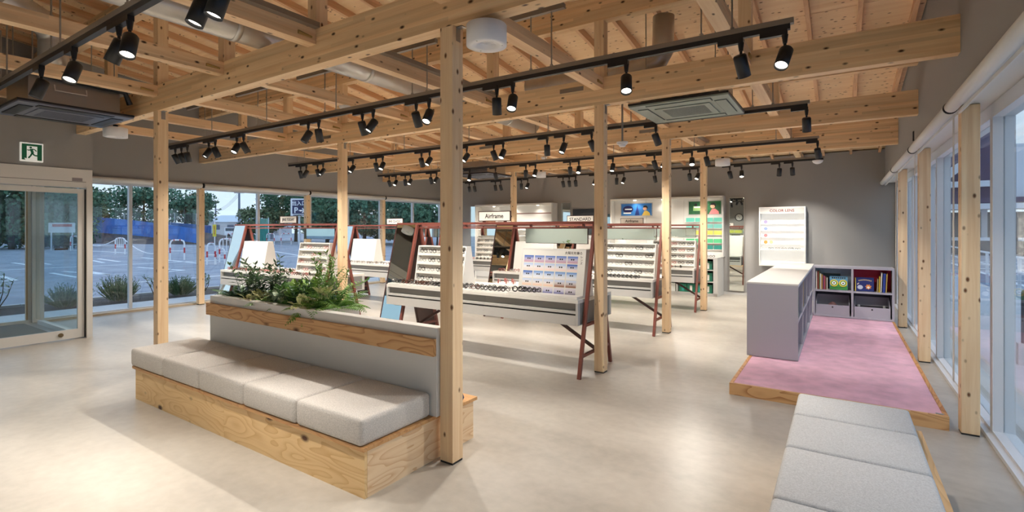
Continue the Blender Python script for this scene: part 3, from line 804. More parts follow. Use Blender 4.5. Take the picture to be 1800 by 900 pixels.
def a_display(cx, cy, dx, w, label, kind, group=None):
    """white A-shaped display board standing on a counter; returns it"""
    x0 = cx + dx; x1 = x0 + w; z0, z1 = 0.78, 1.28
    yb = 0.135; yt = 0.045
    t = thing('display_board', label, 'display', (x0 + w / 2, cy, z0), group)
    def yf(z): return cy - 0.06 - yb + (yb - yt) * (z - z0) / (z1 - z0)
    def yr(z): return cy - 0.06 + yb - (yb - yt) * (z - z0) / (z1 - z0)
    # end panels
    for x in (x0, x1 - 0.014):
        obj('end_panel', MB().prism([(x, yf(z0), z0), (x, yr(z0), z0), (x, yr(z1), z1), (x, yf(z1), z1)], (0.014, 0, 0)), M['white'], t)
    obj('top_cap', MB().box(x0 + 0.014, yf(z1), z1 - 0.014, x1 - 0.014, yr(z1), z1), M['white'], t)
    ins = 0.0 if kind != 'shelf' else 0.05
    def slab(y_of, d, za, zb, m, nm):
        mb = MB().hexa([(x0 + 0.014, y_of(za), za), (x1 - 0.014, y_of(za), za), (x1 - 0.014, y_of(za) + d, za), (x0 + 0.014, y_of(za) + d, za),
                        (x0 + 0.014, y_of(zb), zb), (x1 - 0.014, y_of(zb), zb), (x1 - 0.014, y_of(zb) + d, zb), (x0 + 0.014, y_of(zb) + d, zb)])
        return obj(nm, mb, m, t)
    slab(yr, -0.012, z0, z1 - 0.014, M['white'], 'rear_panel')
    if kind == 'shelf':
        slab(lambda z: yf(z) + 0.055, 0.01, z0, z1 - 0.014, M['laminate'], 'front_panel')
        for i in range(4):
            z = z0 + 0.03 + 0.115 * i
            mb = MB().hexa([(x0 + 0.014, yf(z) + 0.004, z), (x1 - 0.014, yf(z) + 0.004, z), (x1 - 0.014, yf(z) + 0.06, z + 0.006), (x0 + 0.014, yf(z) + 0.06, z + 0.006),
                            (x0 + 0.014, yf(z) + 0.004, z + 0.030), (x1 - 0.014, yf(z) + 0.004, z + 0.030), (x1 - 0.014, yf(z) + 0.058, z + 0.036), (x0 + 0.014, yf(z) + 0.058, z + 0.036)])
            obj('ledge', mb, M['sign'], t)
    else:
        slab(lambda z: yf(z) + 0.004, 0.012, z0, z1 - 0.014, M['laminate'], 'front_panel')
    t['_yf'] = [yf(z0), yf(z1), x0, x1]
    return t

# spectacles: one mesh per colour, shared by every copy
def glasses_mesh(name, mat, w=0.118, r=0.024, th=0.0034, round_=1.0, fold=True):
    mb = MB()
    cx = w / 4 + 0.001
    for s in (-1, 1):
        ring = [(s * cx + (cx - 0.006) * math.cos(2 * PI * i / 10), 0, r + 0.002 + r * round_ * math.sin(2 * PI * i / 10)) for i in range(10)]
        mb.tube(ring, th, 4, closed=True)
        if fold: mb.tube([(s * w / 2 * 0.98, 0, r * 1.5), (s * w / 2, 0.012, r * 1.5), (-s * w * 0.32, 0.018 + 0.006 * s, r * 1.3), (-s * w * 0.46, 0.016 + 0.006 * s, 0.006)], th * 0.85, 4, cap=False)
        else: mb.tube([(s * w / 2 * 0.98, 0, r * 1.5), (s * w / 2, 0.012, r * 1.5), (s * w / 2 * 0.99, 0.085, r * 1.3), (s * w / 2 * 0.95, 0.115, 0.004)], th * 0.85, 4, cap=False)
    mb.tube([(-0.007, 0, r * 1.35), (0.007, 0, r * 1.35)], th * 0.9, 4, cap=False)
    return mesh_of(name, mb, mat)
GM = {'black': glasses_mesh('spectacles', plain('black acetate', (22, 22, 24), 0.25)),
      'brown': glasses_mesh('spectacles', plain('tortoise acetate', (92, 54, 34), 0.25), 0.12, 0.023),
      'grey': glasses_mesh('spectacles', plain('grey metal rims', (120, 118, 116), 0.3, 0.6), 0.116, 0.021, 0.002),
      'rose': glasses_mesh('spectacles', plain('rose acetate', (176, 104, 96), 0.3), 0.118, 0.023)}
GM['big'] = glasses_mesh('spectacles', GM['black'].materials[0], 0.118, 0.024, 0.003, fold=False)
WORD = {'big': 'black wide open','black': 'black rimmed', 'brown': 'brown tortoise', 'grey': 'thin grey metal', 'rose': 'reddish'}
rg = random.Random(11)
CNT = {}
def glasses(x, y, z, kind, where, rz=0.0, scale=1.0, rx=0.0):
    o = put('spectacles', GM[kind], None, (x, y, z))
    o.rotation_euler = (rx, 0, rz); o.scale = (scale,) * 3
    CNT[where] = CNT.get(where, -1) + 1
    return tag(o, '%s spectacles, %s %s' % (WORD[kind], ordinal(CNT[where]), where), 'glasses', 'spectacles ' + where)
def on_shelf(t, where, kinds, cols, rows=(0, 1, 2, 3), skip=0.0):
    a, b, x0, x1 = t['_yf']
    for i in rows:
        z = 0.78 + 0.03 + 0.115 * i + 0.034
        y = a + (b - a) * (z - 0.78) / 0.5
        for c in range(cols):
            if rg.random() < skip: continue
            x = x0 + 0.02 + (x1 - x0 - 0.04) * (c + 0.5) / cols
            k = kinds[(i + (c * 7) % 3) % len(kinds)]
            glasses(x, y + 0.012, z, k, 'along the %s ledge %s' % (['lowest', 'second', 'third', 'top'][i], where), rg.uniform(-0.06, 0.06), 1.0)
def on_counter(x0, x1, y0, y1, z, n, where, kinds, jitter=0.4, avoid=()):
    rows = max(1, int((y1 - y0) / 0.11)); cols = max(1, min(round(n / rows), int((x1 - x0) / 0.058))); sgn = rg.choice((-1, 1))
    for r in range(rows):
        for c in range(cols):
            x = x0 + (x1 - x0) * (c + 0.5 + rg.uniform(-0.1, 0.1)) / cols; y = y0 + (y1 - y0) * (r + 0.5) / rows
            if any(a[0] < x < a[1] and a[2] < y < a[3] for a in avoid): continue
            glasses(x, y, z, kinds[rg.randrange(len(kinds))], 'along the %s row ' % ['front', 'next', 'third', 'fourth'][r] + where, sgn * (1.12 + rg.uniform(-jitter, jitter) * 0.35))

def topper(cx, cy, s, label, size=0.075, w=0.47, brand=None):
    x0 = cx - 1.55; zt = 1.582
    t = thing('sign_board', label, 'sign', (x0 + w / 2, cy, zt))
    fr = MB().box(x0, cy - 0.012, zt + 0.008, x0 + w, cy + 0.012, zt + 0.016).box(x0, cy - 0.012, zt + 0.122, x0 + w, cy + 0.012, zt + 0.130)
    fr.box(x0, cy - 0.012, zt + 0.016, x0 + 0.008, cy + 0.012, zt + 0.122).box(x0 + w - 0.008, cy - 0.012, zt + 0.016, x0 + w, cy + 0.012, zt + 0.122)
    for x in (x0 + 0.08, x0 + w - 0.08): fr.box(x - 0.015, cy - 0.012, zt - 0.002, x + 0.015, cy + 0.012, zt + 0.008)
    obj('sign_frame', fr, M['rustdark'], t)
    obj('sign_panel', MB().box(x0 + 0.008, cy - 0.009, zt + 0.016, x0 + w - 0.008, cy + 0.009, zt + 0.122), M['sign'], t)
    text('lettering', s, size, M['ink'], t, (x0 + w / 2, cy - 0.0095, zt + 0.068), bold=0.001)
    text('lettering', s, size, M['ink'], t, (x0 + w / 2, cy + 0.0095, zt + 0.068), xdir=(-1, 0, 0), bold=0.001)
    return t

UX = -2.175; VX = UX - 4.2
RY = [4.93, 7.31, 9.68]
SHELF_DX, RIGHT_DX = -2.48, -0.86
stands = {}
lab = {('U', 0): 'rust framed display stand with the sunglasses photo board', ('U', 1): 'rust framed display stand in the middle of the aisle row, second from the big post',
       ('U', 2): 'rust framed display stand closest to the far wall in the aisle row', ('V', 0): 'rust framed display stand behind the planter, in front of the parking lot window',
       ('V', 1): 'rust framed display stand behind the slim post, second along the parking lot window', ('V', 2): 'rust framed display stand in the far corner by the parking lot window'}
for k, X in (('U', UX), ('V', VX)):
    for i, y in enumerate(RY):
        stands[k, i] = display_stand(X, y, lab[k, i])
topper(UX, RY[0], 'Airframe', 'cream Airframe sign on the stand with the sunglasses board')
topper(UX, RY[1], 'STANDARD', 'cream STANDARD sign on the middle stand of the aisle row', 0.072)
topper(UX, RY[2], 'Airframe', 'cream Airframe sign on the stand closest to the far wall')
topper(VX, RY[0], 'JINS TODAY', 'small cream TODAY sign on the stand behind the planter', 0.062)
topper(VX, RY[1], 'JINS CLASSIC', 'small cream CLASSIC sign on the second window side stand', 0.062)

sh = {}
sh['U0'] = a_display(UX, RY[0], SHELF_DX + 0.02, 0.80, 'white four ledge glasses display partly behind the big knotty post', 'shelf')
sh['V0'] = a_display(VX, RY[0], RIGHT_DX + 0.02, 0.75, 'white four ledge glasses display behind the tall fern', 'shelf')
sh['U1'] = a_display(UX, RY[1], RIGHT_DX, 0.80, 'white four ledge glasses display on the middle aisle stand', 'shelf')
sh['U2'] = a_display(UX, RY[2], RIGHT_DX, 0.80, 'white four ledge glasses display on the stand closest to the far wall', 'shelf')
sh['V2'] = a_display(VX, RY[2], RIGHT_DX - 0.05, 0.75, 'white four ledge glasses display on the corner stand by the window', 'shelf')
a_display(VX, RY[0], SHELF_DX, 0.74, 'blank white board beside the mirror behind the planter', 'blank')
a_display(VX, RY[1], SHELF_DX, 0.74, 'blank white board on the second window side stand', 'blank')
a_display(UX, RY[1], SHELF_DX, 0.74, 'blank white board beside the mirror on the middle aisle stand', 'blank')
a_display(UX, RY[2], SHELF_DX, 0.74, 'blank white board on the stand closest to the far wall', 'blank')
on_shelf(sh['U0'], 'behind the big knotty post', ['black', 'black', 'grey'], 5)
on_shelf(sh['V0'], 'behind the tall fern', ['grey', 'rose', 'grey'], 5)
on_shelf(sh['U1'], 'of the middle aisle display', ['black', 'grey', 'grey'], 5, (0, 1, 2, 3))
on_shelf(sh['U2'], 'of the display closest to the far wall', ['black', 'black', 'rose'], 5)
on_shelf(sh['V2'], 'of the corner display', ['black', 'grey'], 4)

# sunglasses photo board
pb = a_display(UX, RY[0], RIGHT_DX, 0.80, 'white board with a five by five grid of sunglasses photos', 'blank')
ya, yb_, px0, px1 = pb['_yf']
nrm = Vector((0, -(1.28 - 0.78), -(yb_ - ya))).normalized()      # pointing out of the face
up = Vector((0, yb_ - ya, 0.5)).normalized()
tops = [(74, 112, 178), (150, 156, 196), (176, 180, 206), (168, 172, 202), (170, 176, 206)]
def photo(r, c):
    w, h = 0.122, 0.076
    x = px0 + 0.045 + c * 0.136; s = 0.505 - 0.085 - 0.086 * (r + 1) + 0.02
    o0 = Vector((x, ya + 0.004, 0.78)) + up * s + nrm * 0.0005
    sky_ = [(96, 126, 190), (176, 196, 226), (110, 150, 206), (196, 210, 232), (214, 206, 214)][r]
    gnd = [(196, 160, 176), (236, 214, 206), (228, 230, 236), (236, 206, 182), (96, 84, 110)][r]
    if (r, c) in ((4, 2), (4, 3)): gnd = (70, 76, 150)
    if (r, c) in ((1, 4), (2, 0), (0, 0)): sky_ = (60, 100, 176)
    if (r, c) in ((3, 4), (3, 3)): gnd = (150, 110, 90)
    P4 = [o0, o0 + Vector((w, 0, 0)), o0 + Vector((w, 0, 0)) + up * h, o0 + up * h]
    mb = MB().prism(P4, nrm * 0.0008)
    mt = sloped_color('photo print', gnd, sky_)
    obj('photo', mb, mt, pb)
    mb = MB()
    for dxx in (-0.012, 0.012):
        cc = o0 + Vector((w / 2 + dxx, 0, 0)) + up * (h * 0.55) + nrm * 0.001
        mb.prism([cc + Vector((0.0095 * math.cos(2 * PI * i / 10), 0, 0)) + up * (0.0085 * math.sin(2 * PI * i / 10)) for i in range(10)], nrm * 0.0006)
    return mb
dots = MB()
for r in range(5):
    for c in range(5):
        q = photo(r, c); n0 = len(dots.v); dots.v += q.v; dots.f += [tuple(i + n0 for i in f) for f in q.f]; dots.m += q.m
d_ = obj('printed_sunglasses', dots, M['ink'], pb)
pt = Vector((px0 + 0.655, ya + 0.004, 0.78)) + up * 0.465 + nrm * 0.001
text('lettering', '太陽光を操る', 0.035, M['ink'], pb, pt, (1, 0, 0), up)
for i, ch in enumerate('レンズ'):
    text('lettering', ch, 0.03, M['ink'], pb, Vector((px0 + 0.752, ya + 0.004, 0.78)) + up * (0.425 - 0.033 * i) + nrm * 0.001, (1, 0, 0), up)
# trays
def tray(x0, y0, x1, y1, z, label, h=0.028):
    t = obj('display_tray', MB().box(x0, y0, z, x1, y1, z + h), M['laminate'], None, ((x0 + x1) / 2, (y0 + y1) / 2, z), bevel=0.003, seg=1)
    return tag(t, label, 'tray')
tray(-3.07, 4.585, -2.225, 4.72, 0.78, 'low white tray under the sunglasses photo board')
tray(-4.96, 4.585, -3.09, 4.80, 0.78, 'long low white tray of glasses on the stand behind the knotty post', 0.012)
tray(-3.60, 4.95, -2.9, 5.35, 0.78, 'white tray of pale rimmed glasses behind the black ones', 0.05)
on_counter(-4.92, -3.12, 4.60, 4.735, 0.793, 30, 'on the long white tray', ['black', 'black', 'black', 'brown', 'grey'])
on_counter(-4.92, -3.12, 4.70, 4.80, 0.793, 22, 'behind those on the long tray', ['black', 'black', 'grey'], 0.5)
on_counter(-3.58, -2.92, 4.98, 5.3, 0.831, 12, 'on the raised white tray', ['rose', 'grey', 'rose'])
glasses(-2.95, 4.62, 0.809, 'big', 'and largest, in front of the photo board', 0.5, 1.25)
for i in range(5): glasses(-3.0 + 0.062 * i, 4.68, 0.809, 'black', 'in the pile on the tray under the photo board', 1.1 + rg.uniform(-0.1, 0.1))
on_counter(UX - 1.6, UX - 0.25, 6.97, 7.1, 0.781, 22, 'on the middle aisle stand', ['black', 'black', 'brown'])
on_counter(UX - 2.7, UX - 1.7, 6.97, 7.1, 0.781, 10, 'by the middle aisle mirror', ['grey', 'rose'])
on_counter(UX - 1.3, UX - 0.25, 9.34, 9.46, 0.781, 12, 'on the stand nearest the far wall', ['black', 'rose', 'grey'])
on_counter(VX - 2.7, VX - 0.1, 4.59, 4.74, 0.781, 46, 'on the stand behind the planter', ['brown', 'grey', 'rose', 'brown'])
on_counter(VX - 1.65, VX - 0.95, 4.78, 5.1, 0.781, 14, 'between the boards behind the planter', ['grey', 'rose', 'brown'])
on_counter(VX - 2.65, VX - 0.9, 6.97, 7.1, 0.781, 22, 'on the second window side counter', ['black', 'grey', 'brown'])
on_counter(VX - 1.6, VX - 0.1, 9.34, 9.47, 0.781, 14, 'on the corner stand counter', ['black', 'rose'])

# ------------------------------------------------------------------ light tracks and spotlights
ZT = 2.775
TR = {0: (-1.2, -8.0, -0.3, [(-0.8, 'd'), (-2.0, 'd'), (-3.2, 'd'), (-4.4, 'd'), (-5.6, 'd'), (-6.8, 'd')]),  # unseen track and lamps, added behind the camera for ambient fill
      1: (1.25, -8.0, -0.3, [(-2.55, 'l'), (-2.73, 'l'), (-3.6, 'd'), (-3.76, 'd'), (-4.54, 'd'), (-5.26, 'l')]),
      2: (3.65, -9.0, -0.27, [(-0.34, 'l'), (-0.6, 'd'), (-1.4, 'l'), (-2.43, 'l'), (-2.6, 'd'), (-3.41, 'l'), (-3.58, 'd'), (-4.21, 'l'), (-4.38, 'd'), (-5.14, 'd'), (-5.34, 'l'), (-6.76, 'd'),
                             (-6.93, 'l'), (-7.51, 'd'), (-7.69, 'l'), (-8.34, 'd'), (-8.53, 'd'), (-8.73, 'd')]),
      3: (6.08, -9.47, -0.29, [(-0.34, 'd'), (-1.93, 'd'), (-2.78, 'd'), (-3.19, 'l'), (-3.45, 'd'), (-4.19, 'l'), (-4.36, 'd'), (-4.87, 'l'), (-5.64, 'l'), (-5.82, 'd'), (-6.74, 'l'), (-6.91, 'd'), (-7.53, 'l'),
                              (-7.7, 'd'), (-8.4, 'l'), (-8.57, 'd'), (-8.93, 'l'), (-9.12, 'd')]),
      4: (8.48, -9.5, -0.28, [(-0.32, 'd'), (-1.85, 'd'), (-2.08, 'l'), (-2.53, 'l'), (-2.7, 'd'), (-3.45, 'l'), (-4.12, 'l'), (-4.3, 'd'), (-5.06, 'l'), (-5.28, 'd'), (-6.02, 'd'), (-6.7, 'l'), (-7.64, 'l'),
                             (-7.81, 'd'), (-8.45, 'l'), (-8.62, 'd'), (-8.93, 'l'), (-9.16, 'd')]),
      5: (10.9, -9.3, -0.27, [(-0.81, 'd'), (-1.03, 'd'), (-1.7, 'l'), (-1.92, 'd'), (-2.54, 'l'), (-2.71, 'd'), (-3.24, 'l'), (-3.45, 'd'), (-4.16, 'l'), (-4.33, 'd'), (-4.87, 'l'), (-5.37, 'd'), (-5.54, 'd'),
                             (-5.71, 'd'), (-6.72, 'l'), (-6.91, 'd'), (-7.56, 'd'), (-7.73, 'd'), (-8.43, 'd'), (-8.61, 'd')])}
TN = {0: 'the track added behind the viewer for fill', 1: 'the track above the cushioned bench', 2: 'the track just past the knotty post', 3: 'the track by the grey air conditioner', 4: 'the track before the last one', 5: 'the far wall track'}
adapter_me = mesh_of('adapter', MB().box(-0.105, -0.018, -0.032, 0.055, 0.018, 0.0), M['black'])
arm_me = mesh_of('arm', MB().tube([(0.04, 0, -0.03), (0.04, 0, -0.085)], [0.02, 0.013], 10).tube([(0.04, 0, -0.08), (0.04, 0, -0.13)], 0.009, 8), M['black'])
R_ = 0.042
can_me = mesh_of('lamp_can', MB().lathe([(0.0, 0.045), (R_ * 0.85, 0.045), (R_, 0.035), (R_, -0.105), (R_ * 0.9, -0.105), (R_ * 0.86, -0.085)], n=20), M['black'], smooth=False)
for p in can_me.polygons: p.use_smooth = True
lens_me = mesh_of('lens', MB().lathe([(R_ * 0.87, -0.088), (0.0, -0.086)], n=20), M['lens'])
sd = bpy.data.lights.new('spot_beam', 'SPOT')
sd.energy = SPOT_W; sd.color = (1.0, 0.94, 0.86); sd.spot_size = math.radians(86); sd.spot_blend = 0.6; sd.shadow_soft_size = 0.03
rsx = random.Random(5)
for k, (y, xa, xb, heads) in TR.items():
    t = thing('light_track', 'black ceiling light track with pale channel, ' + TN[k].replace('the track', 'the one'), 'light track', ((xa + xb) / 2, y, ZT))
    obj('track_rail', MB().box(xa, y - 0.018, ZT, xb, y + 0.018, ZT + 0.034), M['track'], t)
    obj('channel', MB().box(xa - 0.01, y - 0.021, ZT + 0.034, xb + 0.02, y + 0.021, ZT + 0.068), M['alu'], t)
    for x in JX:
        if xa < x < xb:
            obj('hanging_rod', MB().tube([(x - 0.10, y, ZT + 0.06), (x - 0.10, y, 3.3 if k < 4 else 3.1)], 0.006, 6).tube([(x - 0.10, y, ZT + 0.068), (x - 0.10, y, ZT + 0.085)], 0.014, 8), M['steel'], t)
            obj('hanging_rod', MB().tube([(x + 0.10, y, ZT + 0.06), (x + 0.10, y, 3.3 if k < 4 else 3.1)], 0.006, 6).tube([(x + 0.10, y, ZT + 0.068), (x + 0.10, y, ZT + 0.085)], 0.014, 8), M['steel'], t)
    if k < 4:
        for x in JX:
            if xa < x < xb and k > 1: obj('support_channel', MB().box(x - 0.62, y - 0.02, 3.30, x + 0.22, y + 0.02, 3.34), M['alu'], t)
    for i, (x, f) in enumerate(heads):
        h = thing('spotlight', 'black spotlight, %s from the glass front on %s' % (ordinal(i), TN[k]), 'spotlight', (x, y, ZT), 'spotlights on ' + TN[k].replace(',', ''))
        put('adapter', adapter_me, h); put('arm', arm_me, h)
        c = put('lamp_can', can_me, h, (0.04, 0, -0.155))
        if k < 2: tilt = math.radians((-15 if k else (-26 if i % 2 else 6)) + rsx.uniform(-5, 5))
        elif f == 'l': tilt = math.radians(-30 + rsx.uniform(-6, 8))     # towards the front of the shop
        else: tilt = math.radians(24 + rsx.uniform(-6, 8))
        side = math.radians((rsx.uniform(-14, 14) if k != 1 else (24 if f == 'd' and i % 2 else -18 if f == 'd' else 6)))
        c.rotation_euler = (tilt, side, 0)
        put('lens', lens_me, c)
        lo = bpy.data.objects.new('spot_beam', sd); COL.objects.link(lo)
        lo.parent = c; lo.location = (0, 0, -0.11)

# ------------------------------------------------------------------ ducts, air conditioners, lamps and detectors
def smooth_quads(o):
    for p in o.data.polygons: p.use_smooth = len(p.vertices) == 4
    return o
def duct(label, pts, r, rings=()):
    t = thing('air_duct', label, 'duct', pts[0])
    smooth_quads(obj('duct_pipe', MB().tube(pts, r, 24), M['duct'], t))
    for a, b in rings: smooth_quads(obj('joint_ring', MB().tube([a, b], r + 0.004, 24), M['duct'], t))
    return t
dz = 3.20
duct('long round metal duct running between the joists over the cushioned bench', [(-4.25, YB, dz), (-4.25, 7.1, dz)], 0.125,
     [((-4.25, y, dz), (-4.25, y + 0.05, dz)) for y in (0.9, 2.2, 3.6, 5.0, 6.3)])
duct('round metal duct lying behind the beam, ending in an elbow by the first aisle post', [(-3.2, 5.25, 3.22), (-1.75, 5.25, 3.22), (-1.62, 5.25, 3.25), (-1.56, 5.25, 3.35), (-1.55, 5.25, 3.72)], 0.11)
duct('upright metal duct elbow above the dark air conditioner by the entrance', [(-6.9, 1.75, 3.05), (-6.9, 1.75, 3.45), (-6.88, 1.72, 3.55), (-6.8, 1.62, 3.62), (-6.4, 1.2, 3.64)], 0.125)
def cassette(label, x0, y0, x1, y1, z, body, face, dark, h=0.26):
    t = thing('air_conditioner', label, 'air conditioner', ((x0 + x1) / 2, (y0 + y1) / 2, z))
    obj('body_box', MB().box(x0 + 0.10, y0 + 0.10, z + 0.035, x1 - 0.10, y1 - 0.10, z + h), M['steel'], t)
    obj('panel', MB().box(x0, y0, z + 0.004, x1, y1, z + 0.035), M[face], t, bevel=0.006)
    obj('panel_edge', MB().box(x0 - 0.002, y0 - 0.002, z + 0.02, x1 + 0.002, y1 + 0.002, z + 0.04), M['black'], t)
    a, b = 0.21, 0.27
    g = MB().box(x0 + b, y0 + b, z + 0.0, x1 - b, y1 - b, z + 0.004)
    obj('grille_back', g, M['dark'], t)
    n = 34
    gm = MB()
    for i in range(n):
        x = x0 + b + (x1 - x0 - 2 * b) * (i + 0.5) / n
        gm.box(x - 0.0028, y0 + b, z - 0.004, x + 0.0028, y1 - b, z + 0.001)
    obj('grille_slats', gm, M[face], t)
    fr = MB()
    for (xa, ya, xb, yb) in ((x0 + a, y0 + a, x1 - a, y0 + b), (x0 + a, y1 - b, x1 - a, y1 - a), (x0 + a, y0 + b, x0 + b, y1 - b), (x1 - b, y0 + b, x1 - a, y1 - b)):
        fr.box(xa, ya, z - 0.004, xb, yb, z + 0.004)
    obj('grille_frame', fr, M[face], t)
    for (xa, ya, xb, yb) in ((x0 + 0.17, y0 + 0.05, x1 - 0.17, y0 + 0.15), (x0 + 0.17, y1 - 0.15, x1 - 0.17, y1 - 0.05), (x0 + 0.05, y0 + 0.17, x0 + 0.15, y1 - 0.17), (x1 - 0.15, y0 + 0.17, x1 - 0.05, y1 - 0.17)):
        obj('outlet_slot', MB().box(xa - 0.006, ya - 0.006, z + 0.002, xb + 0.006, yb + 0.006, z + 0.0045), M['dark'], t)
        obj('louver', MB().box(xa, ya, z - 0.003, xb, yb, z + 0.003), M[dark], t)
    for cx_ in (x0 + 0.14, x1 - 0.14):
        for cy_ in (y0 + 0.14, y1 - 0.14):
            obj('suspension_bolt', MB().tube([(cx_, cy_, z + h), (cx_, cy_, 3.9 if z + h < 3.3 else z + h + 0.3)], 0.006, 6), M['steel'], t)
    return t
cassette('grey green ceiling air conditioner with a square grille between the beams', -1.83, 4.965, -0.87, 5.90, 2.74, 'steel', 'acgrey', 'acgrey')
t = cassette('dark ceiling air conditioner hanging above the sliding door', -7.62, 1.42, -6.66, 2.38, 2.735, 'steel', 'acdark', 'black', 0.30)
obj('handle', MB().tube([(-6.757, 1.72, 2.98), (-6.735, 1.72, 2.92), (-6.735, 1.98, 2.92), (-6.757, 1.98, 2.98)], 0.006, 6), M['white'], t)
obj('pipe_bundle', MB().tube([(-6.72, 1.3, 3.08), (-6.70, 1.7, 3.05), (-6.70, 2.3, 3.03), (-6.72, 2.36, 2.9)], 0.032, 8), M['black'], t)
cassette('dark air conditioner far back below the last beam, near the window corner', -7.15, 8.52, -6.2, 9.42, 2.66, 'steel', 'acdark', 'black', 0.3)

def can_light(label, x, y, z1, r, h):
    t = thing('ceiling_lamp', label, 'ceiling lamp', (x, y, z1))
    zb = z1 - 0.035
    smooth_quads(obj('lamp_body', MB().lathe([(0, 0), (r * 0.97, 0), (r, -0.004), (r, -h), (r * 0.52, -h), (r * 0.42, -h + 0.03)], (x, y, zb), 36), M['canwhite'], t))
    obj('reflector', MB().lathe([(r * 0.43, -h + 0.03), (0, -h + 0.022)], (x, y, zb), 28), M['canlens'], t)
    obj('mount', MB().cyl((x, y, zb), 0.025, 0.036, 12), M['dark'], t)
    sc_ = MB()
    for g in (0.5, 2.6, 4.7): sc_.cyl((x + r * 0.78 * math.cos(g), y + r * 0.78 * math.sin(g), zb - h - 0.001), 0.006, 0.004, 8)
    obj('screw', sc_, M['steel'], t)
    return t
can_light('large white drum lamp under the beam beside the big knotty post', -1.83, 2.50, 2.79, 0.125, 0.125)
can_light('white drum lamp under the beam near the dark entrance air conditioner', -7.55, 2.50, 2.79, 0.125, 0.115)
can_light('white drum lamp under the last beam near the far mirror', -1.78, 9.62, 2.79, 0.125, 0.12)
can_light('white drum lamp under the last beam beside the slim distant post', -5.55, 9.62, 2.79, 0.11, 0.12)
def detector(label, x, y, z, r=0.065):
    t = thing('smoke_detector', label, 'smoke detector', (x, y, z))
    obj('detector_head', MB().lathe([(0, -0.055), (r * 0.5, -0.055), (r * 0.6, -0.045), (r * 0.62, -0.032), (r * 0.85, -0.03), (r * 0.9, -0.018), (r, -0.016), (r, 0), (0, 0)], (x, y, z), 20), M['canwhite'], t)
    obj('stem', MB().cyl((x, y, z), 0.012, 2.945 - z if z < 2.9 else 0.02, 8), M['steel'], t)
    return t
detector('white smoke detector under the joist near the second spotlight track', -4.885, 3.85, 2.945)
detector('white smoke detector hanging on a stem beside the first aisle post', -2.105, 5.52, 2.50)
detector('small white smoke detector in front of the slim distant post', -4.95, 8.7, 2.93)
t = thing('dome_sensor', 'white half dome sensor at the end of the far wall track', 'sensor', (-0.36, 10.9, 2.745))
obj('dome', MB().lathe([(0, -0.06), (0.04, -0.052), (0.075, -0.03), (0.09, 0), (0.09, 0.012), (0, 0.012)], (-0.36, 10.9, 2.76), 20), M['canwhite'], t, smooth=True)
# cable channels lying on the joists
for i, (x, ya, yb, lab) in enumerate([(-3.41, YB, 2.43, 'over the cushioned bench'), (-3.41, 2.56, 4.84, 'between the big post and the second beam'), (-2.02, 7.33, 9.55, 'over the stand closest to the far wall')]):
    tag(obj('cable_channel', MB().box(x - 0.03, ya, 3.061, x + 0.03, yb, 3.10), M['alu']), 'grey metal cable channel lying on a joist ' + lab, 'cable channel')

# ------------------------------------------------------------------ far wall furniture
wl = M['laminate']
t = thing('wall_shelving', 'tall lit white wall shelving with a red line across its top', 'shelving', (-7.9, 12.2, 0))
x0, x1, yf, yb, zt = -9.2, -6.56, 11.98, 12.29, 2.21
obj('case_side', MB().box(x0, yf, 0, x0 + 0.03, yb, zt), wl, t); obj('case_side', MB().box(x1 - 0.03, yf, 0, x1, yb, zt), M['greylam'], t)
obj('case_top', MB().box(x0 + 0.03, yf, zt - 0.05, x1 - 0.03, yb, zt), wl, t)
obj('case_back', MB().box(x0 + 0.03, yb - 0.02, 0.85, x1 - 0.03, yb, zt - 0.05), wl, t)
obj('red_strip', MB().box(x0 + 0.2, yb - 0.03, 1.93, x1 - 0.06, yb - 0.02, 1.95), M['rust'], t)
obj('divider', MB().box(-8.45, yf + 0.1, 0.85, -8.43, yb - 0.02, 1.9), wl, t)
for z in (0.95, 1.12, 1.29, 1.46, 1.63):
    obj('shelf_board', MB().box(x0 + 0.03, yf + 0.12, z, -8.45, yb - 0.02, z + 0.012), wl, t)
    obj('shelf_board', MB().box(-8.43, yf + 0.12, z, x1 - 0.03, yb - 0.02, z + 0.012), wl, t)
obj('base_cabinet', MB().box(x0 + 0.03, yf + 0.02, 0, x1 - 0.03, yb, 0.85), M['greylam'], t)
for i in range(3):
    a = x0 + 0.04 + 0.86 * i; obj('base_door', MB().box(a, yf, 0.08, a + 0.84, yf + 0.018, 0.80), M['greylam'], t)
obj('picture_card', MB().box(-8.95, yb - 0.10, 1.70, -8.6, yb - 0.09, 1.86), plain('brown print', (150, 110, 84), 0.5), t)
for z in (0.962, 1.132, 1.302, 1.472, 1.642):
    for i in range(6): glasses(-8.35 + 0.29 * i, yf + 0.16, z, ['black', 'grey'][(i + int(z * 10)) % 2], 'on the %s shelf of the lit wall shelving' % ordinal(int(round((z - 0.95) / 0.17))), 0.0)
    for i in range(2): glasses(-9.0 + 0.3 * i, yf + 0.16, z, 'black', 'in the narrow bay, %s shelf up, of the wall shelving' % ordinal(int(round((z - 0.95) / 0.17))), 0.0)

